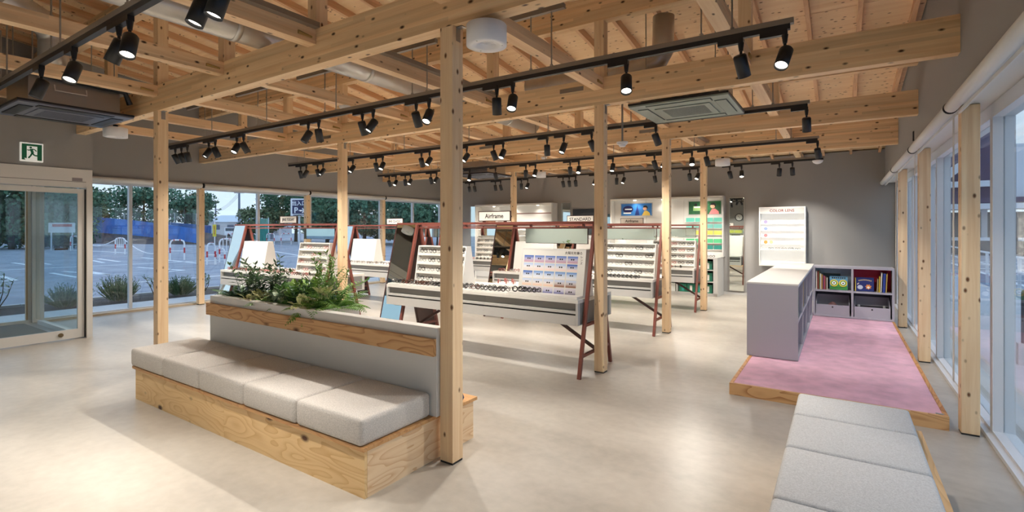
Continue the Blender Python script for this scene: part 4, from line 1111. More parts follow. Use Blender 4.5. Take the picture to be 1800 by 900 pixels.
t = thing('product_wall', 'tall white wall unit with blue and green posters and green boxes below', 'wall unit', (-3.6, 12.1, 0))
x0, x1, yf = -4.92, -2.215, 12.06
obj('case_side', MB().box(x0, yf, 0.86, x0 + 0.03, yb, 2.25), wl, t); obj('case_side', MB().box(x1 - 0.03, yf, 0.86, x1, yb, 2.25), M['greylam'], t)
obj('case_top', MB().box(x0 + 0.03, yf, 2.21, x1 - 0.03, yb, 2.25), wl, t)
for a, b in ((x0 + 0.03, x0 + 0.34), (x0 + 0.34, -4.05), (-4.05, -3.14), (-3.14, x1 - 0.03)):
    obj('back_panel', MB().box(a + 0.003, yb - 0.02, 0.86, b - 0.003, yb, 2.21), wl, t)
def puck(t, x, y, z, w=7.0):
    obj('puck_light', MB().cyl((x, y, z - 0.012), 0.03, 0.012, 14), M['lens'], t)
    ld = bpy.data.lights.new('puck_beam', 'SPOT'); ld.energy = w; ld.color = (1, 0.95, 0.88); ld.spot_size = 2.4; ld.spot_blend = 0.7; ld.shadow_soft_size = 0.03
    lo = bpy.data.objects.new('puck_beam', ld); COL.objects.link(lo); lo.parent = t; lo.location = Vector((x, y, z - 0.02)) - shift_of(t)
for xx in (-4.3, -3.6, -2.65): puck(t, xx, 12.13, 2.21)
for xx in (-8.6, -7.9, -7.1): puck(bpy.data.objects['wall_shelving'], xx, 12.12, 2.16)
# posters
def poster(x0, x1, z0, z1, bg, nm, y):
    obj('poster_frame', MB().box(x0 - 0.02, y, z0 - 0.02, x1 + 0.02, y + 0.012, z1 + 0.02), M['greylam'], t)
    obj('poster_print', MB().box(x0, y - 0.003, z0, x1, y, z1), bg, t)
PY_ = yb - 0.034
poster(-4.70, -3.93 + 0.02, 1.83, 2.13, plain('poster blue', (52, 124, 196), 0.5, vary=0.12, vscale=2.0), 'blue', PY_)
poster(-3.02, -2.30, 1.84, 2.14, plain('poster green', (26, 92, 52), 0.5, vary=0.25, vscale=6.0), 'green', PY_)
y = PY_ - 0.0035
hair, skin, yel, pink = P_((28, 26, 34)), P_((232, 184, 150)), P_((238, 206, 96)), P_((226, 130, 130))
def torso(cx, cz, k, cloth):
    obj('print_body', MB().prism([(cx - 0.11 * k, y, cz), (cx + 0.10 * k, y, cz), (cx + 0.09 * k, y, cz + 0.06 * k), (cx + 0.02 * k, y, cz + 0.12 * k), (cx - 0.05 * k, y, cz + 0.11 * k)], (0, -0.0006, 0)), cloth, t)
    obj('print_face', disc((cx - 0.03 * k, y - 0.0006, cz + 0.175 * k), 0.05 * k), skin, t)
    obj('print_hair', MB().prism([(cx - 0.085 * k, y - 0.001, cz + 0.2 * k), (cx - 0.06 * k, y - 0.001, cz + 0.245 * k), (cx + 0.0 * k, y - 0.001, cz + 0.25 * k), (cx + 0.04 * k, y - 0.001, cz + 0.21 * k), (cx + 0.03 * k, y - 0.001, cz + 0.14 * k), (cx - 0.0 * k, y - 0.001, cz + 0.2 * k)], (0, -0.0006, 0)), hair, t)
torso(-4.05, 1.83, 1.0, yel); torso(-2.45, 1.84, 1.05, pink)
obj('print_badge', disc((-4.52, y, 1.99), 0.09, sx=1.5), P_((30, 34, 92)), t)
obj('print_band', MB().box(-4.64, y - 0.001, 1.88, -4.44, y, 1.91).box(-4.60, y - 0.002, 1.98, -4.42, y - 0.001, 2.005), M['exitwhite'], t)
obj('print_tower', MB().prism([(-4.34, y, 1.84), (-4.22, y, 1.84), (-4.275, y, 2.10)], (0, -0.0006, 0)), P_((40, 60, 130)), t)
obj('print_people', disc((-2.86, y, 2.06), 0.035), hair, t); obj('print_people', disc((-2.72, y, 2.06), 0.035), hair, t)
obj('print_people', MB().box(-2.92, y - 0.0005, 1.92, -2.67, y, 2.03), P_((150, 190, 120)), t)
obj('print_band', MB().box(-2.90, y - 0.0015, 1.99, -2.68, y - 0.0005, 2.02), M['exitwhite'], t)
# product cards rows in the right bay and boxes below
cardc = [(96, 190, 170), (120, 196, 186), (206, 210, 96), (88, 186, 130), (40, 130, 120)]
for r in range(5):
    z = 1.66 - 0.15 * r - 0.04 * (r > 2)
    obj('card_ledge', MB().box(-3.10, yb - 0.06, z - 0.012, x1 - 0.03, yb - 0.02, z), wl, t)
    for c in range(4):
        a = -3.08 + 0.208 * c
        tag(obj('product_card', MB().box(a, yb - 0.05, z + 0.001, a + 0.19, yb - 0.044, z + 0.095), plain('card', cardc[r], 0.5), None, (a, yb - 0.05, z)),
            '%s product card, %s in the %s row of the white wall unit' % (['teal', 'pale teal', 'yellow', 'green', 'dark teal'][r], ordinal(c), ordinal(r)), 'card', 'product cards on the white wall unit')
# base shelving, deeper than the unit above
bx0, bx1, byf = -4.92, -2.25, 11.60
t2 = thing('product_shelves', 'low grey shelves of green boxes under the white wall unit', 'shelving', (-3.6, 11.9, 0))
obj('top_board', MB().box(bx0, byf, 0.83, bx1, yb, 0.86), M['greylam'], t2)
obj('plinth', MB().box(bx0, byf + 0.02, 0, bx1, yb, 0.07), M['greylam'], t2)
for xx in (bx0, -4.03, -3.14, bx1 - 0.09): obj('upright', MB().box(xx, byf, 0.07, xx + (0.03 if xx < -2.4 else 0.09), yb, 0.83), M['greylam'], t2)
obj('back_board', MB().box(bx0 + 0.03, yb - 0.02, 0.07, bx1 - 0.09, yb, 0.83), M['dark'], t2)
for z in (0.31, 0.57):
    for a, b in ((bx0 + 0.03, -4.03), (-4.0, -3.14), (-3.11, bx1 - 0.09)): obj('shelf_board', MB().box(a, byf + 0.01, z, b, yb - 0.02, z + 0.02), M['greylam'], t2)
rb_ = random.Random(2)
bxm = {n: plain(n, c, 0.45) for n, c in (('green box', (30, 110, 86)), ('teal box', (48, 150, 140)), ('lime box', (190, 206, 70)), ('white box', (220, 222, 216)))}
for bay, (a, b) in enumerate(((bx0 + 0.05, -4.05), (-3.98, -3.16), (-3.09, bx1 - 0.11))):
    for r, z in enumerate((0.071, 0.331, 0.591)):
        n = 4
        for i in range(n):
            w = (b - a) / n - 0.012; xx = a + (b - a) / n * i
            c = 'green box' if bay == 2 else ['teal box', 'lime box', 'white box'][(r + i // 2 + bay) % 3]
            bxx = thing('product_box', '%s, %s in the %s shelf of the %s bay under the white wall unit' % (c, ordinal(i), ['bottom', 'middle', 'top'][r], ordinal(bay)), 'box', (xx, byf + 0.05, z), 'product boxes under the white wall unit')
            obj('carton', MB().box(xx, byf + 0.05, z, xx + w, byf + 0.30, z + 0.185), bxm[c], bxx)
            obj('label_print', MB().box(xx + w * 0.35, byf + 0.0485, z + 0.02, xx + w * 0.65, byf + 0.05, z + 0.15), M['white'] if i % 2 else bxm['teal box'], bxx)
for i in range(5): glasses(-2.95 + 0.14 * i, 11.75, 0.861, 'black', 'on top of the green box shelves', rg.uniform(-0.3, 0.3))

def wall_mirror(label, x0, x1, z0, z1, y=12.3):
    t = thing('wall_mirror', label, 'mirror', ((x0 + x1) / 2, y, z0))
    w = 0.015
    fr = MB().box(x0, y - 0.03, z0, x1, y, z0 + w).box(x0, y - 0.03, z1 - w, x1, y, z1).box(x0, y - 0.03, z0 + w, x0 + w, y, z1 - w).box(x1 - w, y - 0.03, z0 + w, x1, y, z1 - w)
    obj('mirror_frame', fr, M['steel'], t)
    obj('mirror_glass', MB().box(x0 + w, y - 0.015, z0 + w, x1 - w, y, z1 - w), M['mirror'], t)
wall_mirror('tall narrow framed mirror between the white wall unit and the colour lens cabinet', -2.14, -1.81, 0.08, 2.21)
wall_mirror('narrow tall mirror beside the outer end of the lit wall shelving', -9.62, -9.32, 0.3, 2.2)
wall_mirror('tall mirror between the lit wall shelving and the dark panel', -6.45, -6.15, 0.3, 2.22)
tag(obj('wall_screen', MB().box(-6.09, 12.27, 1.35, -5.43, 12.3, 2.03), plain('dark screen', (44, 46, 48), 0.25)), 'dark blank screen on the far wall between two mirrors', 'screen')
wall_mirror('slim mirror against the side of the poster wall unit', -5.12, -4.95, 0.3, 1.9)

t = thing('lens_cabinet', 'white lit COLOR LENS cabinet with rows of tinted discs on the far wall', 'cabinet', (-1.06, 12.2, 0.7))
x0, x1, yf, z0, z1 = -1.485, -0.61, 12.02, 0.70, 1.965
YW = 12.298
for a, b, nm in ((x0, x0 + 0.02, 'side'), (x1 - 0.02, x1, 'side')): obj('case_side', MB().box(a, yf, z0, b, YW, z1), M['white'], t)
obj('case_top', MB().box(x0 + 0.02, yf, z1 - 0.02, x1 - 0.02, YW, z1), M['white'], t)
obj('case_bottom', MB().box(x0 + 0.02, yf, z0, x1 - 0.02, YW, z0 + 0.02), M['white'], t)
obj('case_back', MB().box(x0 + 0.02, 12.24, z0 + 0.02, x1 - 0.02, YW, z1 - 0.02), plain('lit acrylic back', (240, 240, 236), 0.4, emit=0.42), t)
obj('title_panel', MB().box(x0 + 0.02, yf + 0.01, z1 - 0.145, x1 - 0.02, yf + 0.02, z1 - 0.02), M['greylam'], t)
text('lettering', 'COLOR LENS', 0.078, M['maroon ink'], t, ((x0 + x1) / 2, yf + 0.009, z1 - 0.082), bold=0.0015)
tint = [[(150, 140, 172), (206, 204, 216), (236, 232, 232), (240, 236, 236), (244, 242, 240), (244, 240, 238), (246, 244, 242)], [(130, 146, 180), (200, 212, 234), (230, 234, 242), (244, 244, 244), (246, 246, 244), (244, 232, 234), (246, 244, 244)],
        [(204, 126, 128), (240, 190, 190), (240, 234, 234), (242, 238, 238), (246, 244, 244), (246, 244, 244), (246, 246, 244)], [(206, 150, 84), (244, 206, 150), (240, 238, 232), (240, 238, 236), (230, 230, 228), (246, 244, 240), (246, 246, 242)]]
for r in range(4):
    z = 1.66 - 0.147 * r
    obj('lens_ledge', MB().box(x0 + 0.02, yf + 0.15, z - 0.060, x1 - 0.02, 12.24, z - 0.055), M['white'], t)
    for c in range(7):
        cx = x0 + 0.118 + 0.106 * c
        obj('tinted_disc', disc((cx, yf + 0.13, z - 0.012), 0.038, 16, 0.004), plain('tint', tint[r][c], 0.2), t)
obj('lens_ledge', MB().box(x0 + 0.02, yf + 0.04, 1.035, x1 - 0.02, 12.24, 1.05), M['white'], t)
for i in range(6): glasses(x0 + 0.1 + 0.125 * i, yf + 0.08, 1.051, ['grey', 'black', 'brown', 'brown', 'black', 'black'][i], 'on the lower ledge of the colour lens cabinet', 0.0, 0.9)

t = thing('reception_wall', 'pale green grey reception partition along the near wall, seen only in the hanging mirrors', 'partition', (-6.2, YB + 0.2, 0))
obj('partition_body', MB().box(-8.4, YB + 0.01, 0, -4.6, YB + 0.28, 1.72), plain('pale sage laminate', (232, 240, 232), 0.4), t)
obj('partition_top', MB().box(-8.42, YB + 0.01, 1.72, -4.58, YB + 0.30, 1.75), M['white'], t)
# wall clock on the wall behind the viewer, seen in the far mirror
t = thing('wall_clock', 'round white wall clock with a black rim on the near wall, seen in the mirror', 'clock', (-4.25, YB + 0.02, 2.07))
mb = MB(); mb.tube([(-4.25 + 0.17 * math.cos(2 * PI * i / 28), YB + 0.025, 2.07 + 0.17 * math.sin(2 * PI * i / 28)) for i in range(28)], 0.018, 6, closed=True)
obj('clock_rim', mb, M['black'], t)
o = disc((-4.25, YB + 0.005, 2.07), 0.17, 28, -0.02); obj('clock_face', o, M['white'], t)
obj('clock_hand', MB().bar((-4.25, YB + 0.03, 2.07), (-4.25 - 0.07, YB + 0.03, 2.07 + 0.09), 0.012, 0.004, up=(0, 1, 0)).bar((-4.25, YB + 0.03, 2.07), (-4.25 + 0.04, YB + 0.03, 2.07 - 0.06), 0.012, 0.004, up=(0, 1, 0)), M['black'], t)
tag(obj('door_stop_light', MB().box(XR - 0.012, 7.6, 2.55, XR, 7.66, 2.66), M['dark']), 'small dark wall plate above the blind under the beam end', 'wall plate')

# ------------------------------------------------------------------ plants in the planter
def leafmat(name, a, b, rough=0.5):
    m, nt, bs = base(name); N = nt.nodes.new; L = nt.links.new
    tc = N('ShaderNodeTexCoord'); n = N('ShaderNodeTexNoise'); n.inputs['Scale'].default_value = 9; n.inputs['Detail'].default_value = 2
    L(tc.outputs['Object'], n.inputs['Vector'])
    r = N('ShaderNodeValToRGB'); r.color_ramp.elements[0].position = 0.35; r.color_ramp.elements[1].position = 0.65
    r.color_ramp.elements[0].color = lin(a); r.color_ramp.elements[1].color = lin(b)
    L(n.outputs['Fac'], r.inputs[0]); L(r.outputs[0], bs.inputs['Base Color']); bs.inputs['Roughness'].default_value = rough
    return m
LF = {'fern': leafmat('fern green', (70, 122, 48), (132, 176, 80)), 'bright': leafmat('bright leaf', (66, 120, 44), (140, 176, 76)), 'dark': leafmat('dark leaf', (36, 68, 42), (82, 120, 74), 0.35),
      'varieg': leafmat('cream variegated leaf', (196, 200, 130), (240, 234, 196)), 'mid': leafmat('mid leaf', (58, 108, 56), (116, 156, 92)), 'silver': leafmat('striped silver leaf', (60, 92, 62), (176, 190, 162)),
      'stem': plain('stem', (96, 84, 52), 0.7)}
def frond_mesh(name, L, pairs, ll, lw, droop, mat, two=False):
    """arching frond along +x: rib with pairs of leaflets"""
    mb = MB()
    def P(s): return Vector((L * s * (1 - 0.12 * droop * s), 0, L * (0.55 * s - droop * s * s)))
    n = 6
    mb.tube([P(i / n) for i in range(n + 1)], [0.003 * (1 - 0.7 * i / n) for i in range(n + 1)], 3, cap=False)
    for i in range(pairs):
        s = 0.15 + 0.83 * i / (pairs - 1)
        p = P(s); k = math.sin(PI * (0.12 + 0.86 * s)) ** 0.8
        d = (P(min(1, s + 0.05)) - P(s - 0.05)).normalized()
        for sg in (-1, 1):
            side = Vector((0.45 * d.x, sg, 0.45 * d.z - 0.15)).normalized()
            l = ll * k; w = lw * (0.5 + 0.5 * k)
            mb.face([p, p + side * l * 0.45 + d * w, p + side * l - Vector((0, 0, 0.12 * l)), p + side * l * 0.5 - d * w])
    return mesh_of(name, mb, mat)
def leaf_mesh(name, l, w, bend, mat, stalk=0.03):
    mb = MB()
    mb.tube([(0, 0, 0), (stalk, 0, stalk * 0.8)], 0.0016, 3, cap=False)
    pts = []
    z0 = stalk * 0.8
    n = 4
    row = [[(stalk + l * s, sg * w * math.sin(PI * min(1, s * 0.92 + 0.04)) ** 0.8, z0 + l * (0.5 * s - bend * s * s) + (0.18 * w if sg else 0)) for sg in (-1, 0, 1)] for s in [i / n for i in range(n + 1)]]
    b = len(mb.v)
    for r in row: mb.v += r
    for i in range(n):
        for j in range(2):
            q = b + i * 3 + j; mb.f.append((q, q + 1, q + 4, q + 3)); mb.m.append(0)
    return mesh_of(name, mb, mat)
rp_ = random.Random(21)
def plant(nm, label, x, y, n, mesh, part, elev, spread=0.02, sc=(0.7, 1.1), cat='plant', z=0.80):
    t = thing(nm, label, cat, (x, y, z))
    for i in range(n):
        g = 2 * PI * (i * 0.382 + rp_.random() * 0.1)
        o = put(part, mesh if not isinstance(mesh, list) else mesh[i % len(mesh)], t, (rp_.uniform(-spread, spread), rp_.uniform(-spread, spread), -0.005))
        e = rp_.uniform(*elev)
        o.rotation_euler = (rp_.uniform(-0.3, 0.3), -e, g); o.scale = (rp_.uniform(*sc),) * 3
    return t
def stem_mesh(name, h, n, l, w, mat, lean=0.1):
    mb = MB()
    def P(s): return Vector((lean * h * s * s, 0.03 * h * math.sin(4 * s), h * s))
    mb.tube([P(i / 5) for i in range(6)], [0.004 * (1 - 0.6 * i / 5) for i in range(6)], 4, cap=False)
    for i in range(n):
        s = 0.25 + 0.75 * i / (n - 1); p = P(s)
        for sg in (0, 1):
            g = i * 0.35 + sg * PI
            d = Vector((math.cos(g), math.sin(g), 0.55 if i < n - 1 else 1.2)).normalized()
            sd_ = d.cross(Vector((0, 0, 1))).normalized() * w
            ll = l * (1 - 0.45 * s)
            mb.face([p, p + d * ll * 0.4 + sd_, p + d * ll - Vector((0, 0, 0.15 * ll)), p + d * ll * 0.4 - sd_])
    return mesh_of(name, mb, mat)
f1 = frond_mesh('frond', 0.30, 13, 0.075, 0.008, 0.55, LF['fern']); f2 = frond_mesh('frond', 0.26, 12, 0.07, 0.009, 0.85, LF['bright'])
f3 = frond_mesh('frond', 0.24, 12, 0.06, 0.010, 0.6, LF['dark'])
s1 = [stem_mesh('stem', 0.36, 9, 0.12, 0.014, LF['dark'], 0.25), stem_mesh('stem', 0.28, 8, 0.11, 0.014, LF['dark'], 0.4)]
s2 = [stem_mesh('stem', 0.52, 15, 0.11, 0.011, LF['bright'], 0.3), stem_mesh('stem', 0.42, 14, 0.10, 0.011, LF['fern'], 0.5), stem_mesh('stem', 0.34, 10, 0.08, 0.009, LF['bright'], 0.8)]
lv = leaf_mesh('leaf', 0.062, 0.015, 0.5, LF['varieg']); lm = leaf_mesh('leaf', 0.085, 0.019, 0.45, LF['mid']); ls = leaf_mesh('leaf', 0.10, 0.020, 0.7, LF['silver']); lb = leaf_mesh('leaf', 0.09, 0.02, 0.4, LF['bright'])
plant('fern', 'feathery green fern at the window end of the planter', -4.93, 2.60, 20, f3, 'frond', (-0.2, 0.6), 0.03, (0.9, 1.25))
plant('potted_shrub', 'dark glossy shrub with upright pointed leaves at the window end of the planter', -4.76, 2.68, 14, s1, 'stem', (-0.5, 0.5), 0.06, (0.75, 1.05))
plant('potted_shrub', 'dark glossy shrub with tall pointed shoots near the middle of the planter', -4.48, 2.70, 15, s1, 'stem', (-0.4, 0.5), 0.07, (0.8, 1.2))
plant('variegated_plant', 'cream leaved plant spilling over the front rim beside the dark shrub', -4.45, 2.55, 44, lv, 'leaf', (0.0, 1.2), 0.08, (0.9, 1.4), z=0.83)
plant('leafy_plant', 'mid green leafy plant in the middle of the planter', -4.22, 2.69, 50, lm, 'leaf', (0.1, 1.2), 0.10, (1.0, 1.8), z=0.83)
plant('striped_plant', 'plant with silver striped leaves near the front rim of the planter', -4.12, 2.56, 34, ls, 'leaf', (0.0, 1.0), 0.08, (0.9, 1.4), z=0.84)
plant('leafy_plant', 'bushy green plant behind the striped one in the planter', -3.98, 2.70, 50, lb, 'leaf', (0.2, 1.3), 0.10, (1.1, 2.0), z=0.83)
plant('potted_shrub', 'small dark shrub between the striped plant and the tall fern', -3.88, 2.58, 14, s1, 'stem', (-0.6, 0.6), 0.06, (0.55, 0.85))
plant('variegated_plant', 'pale cream plant at the front rim below the tall bushy fern', -3.72, 2.55, 40, lv, 'leaf', (-0.2, 1.0), 0.07, (0.9, 1.4), z=0.84)
plant('tall_fern', 'tall bushy light green plant rising at the bench post end of the planter', -3.62, 2.68, 26, s2, 'stem', (-0.5, 0.8), 0.06, (0.7, 1.0))
plant('fern', 'fern drooping over the front edge of the planter below the tall plant', -3.60, 2.56, 26, f2, 'frond', (-0.2, 0.7), 0.04, (0.8, 1.15), z=0.82)
plant('fern', 'fern spreading over the end of the planter beyond the tall plant', -3.49, 2.68, 28, f1, 'frond', (-0.1, 0.7), 0.04, (0.8, 1.15), z=0.82)
plant('variegated_plant', 'small cream leaved plant between the two drooping ferns', -3.54, 2.60, 20, lv, 'leaf', (0.1, 1.1), 0.05, (0.9, 1.3), z=0.93)
plant('fern', 'low fern behind the cream plants in the middle of the planter', -4.30, 2.60, 18, f1, 'frond', (-0.2, 0.6), 0.05, (0.6, 0.85), z=0.82)
plant('fern', 'low fern at the front rim between the striped plant and the pale cream one', -3.98, 2.56, 16, f1, 'frond', (-0.1, 0.6), 0.05, (0.5, 0.75), z=0.82)

# ------------------------------------------------------------------ outside, parking lot side
GZ = -0.15
asph = plain('asphalt', (156, 160, 170), 0.95, vary=0.08, vscale=1.2)
pave = plain('pale concrete paving', (216, 214, 212), 0.9, vary=0.03, vscale=2)
struct(obj('ground_parking', MB().box(-160, -60, GZ - 0.1, -13.9, 160, GZ), asph))
struct(obj('ground_forecourt', MB().box(-13.9, -60, GZ - 0.1, 160, 160, GZ - 0.01), asph))
struct(obj('path_left', MB().box(-12.35, -20, GZ - 0.01, -10.95, 30, -0.04), pave))
bed = tag(obj('gravel_bed', MB().box(-13.75, -20, GZ - 0.01, -12.35, 30, -0.07), plain('dark gravel', (74, 68, 66), 0.95, bump=1.0, bscale=40, vary=0.4, vscale=30)), None, None, None, 'structure')
kb = MB()
kerbm = plain('kerb concrete', (206, 206, 206), 0.9)
kt = struct(obj('kerb', MB().box(-13.9, -20, GZ - 0.01, -13.75, -19.9, -0.02), kerbm))
for i in range(24):
    obj('kerb_stone', MB().box(-13.9, -6 + 1.0 * i, GZ - 0.01, -13.75, -5.02 + 1.0 * i, -0.02), kerbm, kt)
lines = [((-21.918, 4.284), (-21.99, 4.647)), ((-21.99, 4.647), (-24.558, 4.8)), ((-33.444, 6.987), (-30.15, 6.923)), ((-34.551, 7.784), (-30.428, 7.589)), ((-63.138, 12.817), (-40.027, 14.11)),
         ((-27.922, 5.457), (-27.379, 10.496)), ((-24.541, 6.153), (-21.505, 6.075)), ((-25.155, 6.64), (-21.896, 7.065)), ((-23.917, 7.149), (-21.896, 7.065)), ((-32.385, 9.75), (-29.789, 9.387)),
         ((-33.958, 10.473), (-30.15, 10.148)), ((-25.068, 9.082), (-21.82, 9.465)), ((-21.82, 9.465), (-21.503, 8.734)), ((-18.074, 6.415), (-18.121, 8.298)), ((-64.917, 19.404), (-53.786, 18.96)),
         ((-51.072, 22.494), (-46.182, 23.078)), ((-33.207, 12.252), (-25.502, 11.728)), ((-21.863, 11.187), (-28.906, 15.758)), ((-36.583, 21.687), (-23.887, 17.088)), ((-18.1, 8.3), (-18.2, 18.0)), ((-27.4, 10.5), (-27.0, 20.0))]
lm_ = plain('road paint', (238, 240, 242), 0.8)
pk = bpy.data.objects['ground_parking']
for a, b in lines:
    obj('painted_line', MB().bar((a[0], a[1], GZ + 0.004), (b[0], b[1], GZ + 0.004), 0.15, 0.008), lm_, pk)

# shrubs at the window
def blade_bush(nm, label, x, y, n, h, w, mat, z=-0.07):
    t = thing(nm, label, 'shrub', (x, y, z)); mb = MB()
    for i in range(n):
        g = rp_.random() * 2 * PI; r = rp_.random() ** 0.6 * w
        p = Vector((x + 0.3 * r * math.cos(g), y + 0.3 * r * math.sin(g), z)); top = Vector((x + r * math.cos(g), y + r * math.sin(g), z + h * rp_.uniform(0.55, 1.0) * (1 - 0.35 * (r / w) ** 2)))
        d = top - p; sdv = d.cross(Vector((rp_.uniform(-1, 1), rp_.uniform(-1, 1), 0.1))).normalized() * 0.012
        mb.face([p, p + d * 0.6 + sdv, top, p + d * 0.6 - sdv])
        for q in range(10):
            s = 0.3 + 0.68 * q / 9; c = p + d * s; dd = (d.normalized() + Vector((rp_.uniform(-1, 1), rp_.uniform(-1, 1), rp_.uniform(-0.2, 0.5)))).normalized() * 0.05
            sv = dd.cross(Vector((rp_.uniform(-1, 1), rp_.uniform(-1, 1), rp_.uniform(-1, 1)))).normalized() * 0.007
            mb.face([c, c + dd * 0.5 + sv, c + dd, c + dd * 0.5 - sv])
    obj('foliage', mb, mat, t)
    obj('twig', MB().tube([(x, y, z), (x, y, z + 0.15)], 0.012, 5), LF['stem'], t)
    return t
bushm = leafmat('rosemary green', (70, 108, 74), (122, 154, 108)); bm2 = leafmat('grey green sprigs', (80, 112, 84), (136, 166, 118))
blade_bush('window_shrub', 'dense rosemary like bush outside the pane next to the door', -13.05, 4.38, 190, 0.62, 0.42, bushm)
blade_bush('window_shrub', 'dense rosemary like bush outside just past the bench post', -12.95, 5.55, 160, 0.52, 0.38, bushm)
blade_bush('window_shrub', 'dense low bush seen through the sliding door glass', -12.9, 3.45, 150, 0.50, 0.45, bushm)
def twig_shrub(label, x, y, h, n, seed, z=-0.07):
    r = random.Random(seed); t = thing('twig_shrub', label, 'shrub', (x, y, z)); st = MB(); lf = MB()
    for i in range(n):
        g = 2 * PI * i / n + r.random(); l = h * r.uniform(0.7, 1.0)
        a = Vector((x, y, z)); e = Vector((x + 0.42 * l * math.cos(g), y + 0.42 * l * math.sin(g), z + l)); mid = (a + e) / 2 + Vector((0.02, 0.02, -0.03))
        st.tube([a, mid, e], [0.011, 0.008, 0.004], 5)
        for q in range(7):
            s = 0.45 + 0.55 * q / 6; c = a + (e - a) * s
            for w in range(5):
                d = Vector((r.uniform(-1, 1), r.uniform(-1, 1), r.uniform(-0.1, 0.6))).normalized() * r.uniform(0.07, 0.15)
                sv = d.cross(Vector((0, 0, 1))).normalized() * 0.014
                lf.face([c, c + d * 0.5 + sv, c + d, c + d * 0.5 - sv])
    obj('branch', st, LF['stem'], t); obj('foliage', lf, bm2, t)
twig_shrub('thin stemmed shrub outside in view through the door glass', -13.6, 2.62, 0.75, 5, 1)
twig_shrub('thin stemmed shrub outside bare at the base behind the slim post', -13.0, 5.05, 0.62, 4, 2)
twig_shrub('small sprig outside near the window corner post', -13.4, 6.3, 0.42, 3, 3)

# red and white barriers
rw = [plain('barrier white', (236, 236, 238), 0.5), plain('barrier red', (196, 44, 56), 0.5)]
def barrier(label, x, y, w, h, rz, bars=0, z=GZ):
    t = thing('traffic_barrier', label, 'barrier', (x, y, z), None)
    path = [(-w / 2, 0, 0), (-w / 2, 0, h * 0.35), (-w / 2, 0, h * 0.62), (-w / 2, 0, h - 0.18), (-w / 2 + 0.05, 0, h - 0.05), (-w / 2 + 0.18, 0, h), (-w / 6, 0, h), (w / 6, 0, h), (w / 2 - 0.18, 0, h), (w / 2 - 0.05, 0, h - 0.05), (w / 2, 0, h - 0.18), (w / 2, 0, h * 0.62), (w / 2, 0, h * 0.35), (w / 2, 0, 0)]
    col = [0, 1, 0, 0, 0, 1, 0, 1, 0, 0, 0, 1, 0]
    mb = MB()
    for i in range(len(path) - 1): mb.tube([path[i], path[i + 1]], 0.038, 8, m=col[i])
    put('hoop', mesh_of('hoop', mb, rw), t)
    mb = MB().tube([(-w / 2, 0, h * 0.45), (w / 2, 0, h * 0.45)], 0.025, 6)
    if bars:
        for i in range(bars): xx = -w / 2 + w * (i + 1) / (bars + 1); mb.tube([(xx, 0, h * 0.45), (xx, 0, h)], 0.02, 6)
    put('crossbar', mesh_of('crossbar', mb, rw), t)
    t.rotation_euler = (0, 0, rz)
    return t
vr = YAW
barrier('red and white barrier with bars by the white rope', -38.8, 13.1, 0.62, 1.05, vr, 4)
barrier('red and white hoop barrier standing alone past the slim post', -29.3, 12.4, 0.75, 1.05, vr, 0)
barrier('red and white barrier seen through the door glass edge', -47.5, 13.3, 0.8, 1.1, vr, 0)
barrier('red and white barrier with bars at the back of the cluster by the mirror', -25.3, 12.9, 0.62, 1.15, vr + 0.3, 3)
barrier('small red and white hoop at the front of the cluster by the mirror', -23.9, 11.9, 0.42, 0.75, vr, 0)
barrier('red and white hoop at the window post side of the cluster', -24.0, 11.55, 0.35, 1.0, vr + 1.0, 0)
for i, (x, y, l) in enumerate(((-49.5, 25.6, 'first'), (-48.8, 27.2, 'second'), (-48.2, 28.9, 'third'), (-47.7, 30.3, 'fourth'))):
    barrier('distant red and white barrier below the entrance sign, %s from the green net' % l, x, y, 0.95, 1.15, vr + (0.5 if i % 2 else -0.3), 0)
mb = MB(); a, b = Vector((-38.6, 13.3, 0.75)), Vector((-30.0, 12.4, 0.30))
mb.tube([a + (b - a) * (i / 10) + Vector((0, 0, -0.9 * math.sin(PI * i / 10) * 0.5)) for i in range(11)], 0.03, 5)
tag(obj('rope', mb, rw[0], None, tuple(a)), 'white rope sagging between the barrier with bars and the lone hoop', 'rope')
mb = MB(); a, b = Vector((-47, 13.4, 0.7)), Vector((-39.2, 13.0, 0.8))
mb.tube([a + (b - a) * (i / 10) + Vector((0, 0, -0.45 * math.sin(PI * i / 10))) for i in range(11)], 0.03, 5)
tag(obj('rope', mb, rw[0], None, tuple(a)), 'white rope sagging toward the door side barrier', 'rope')

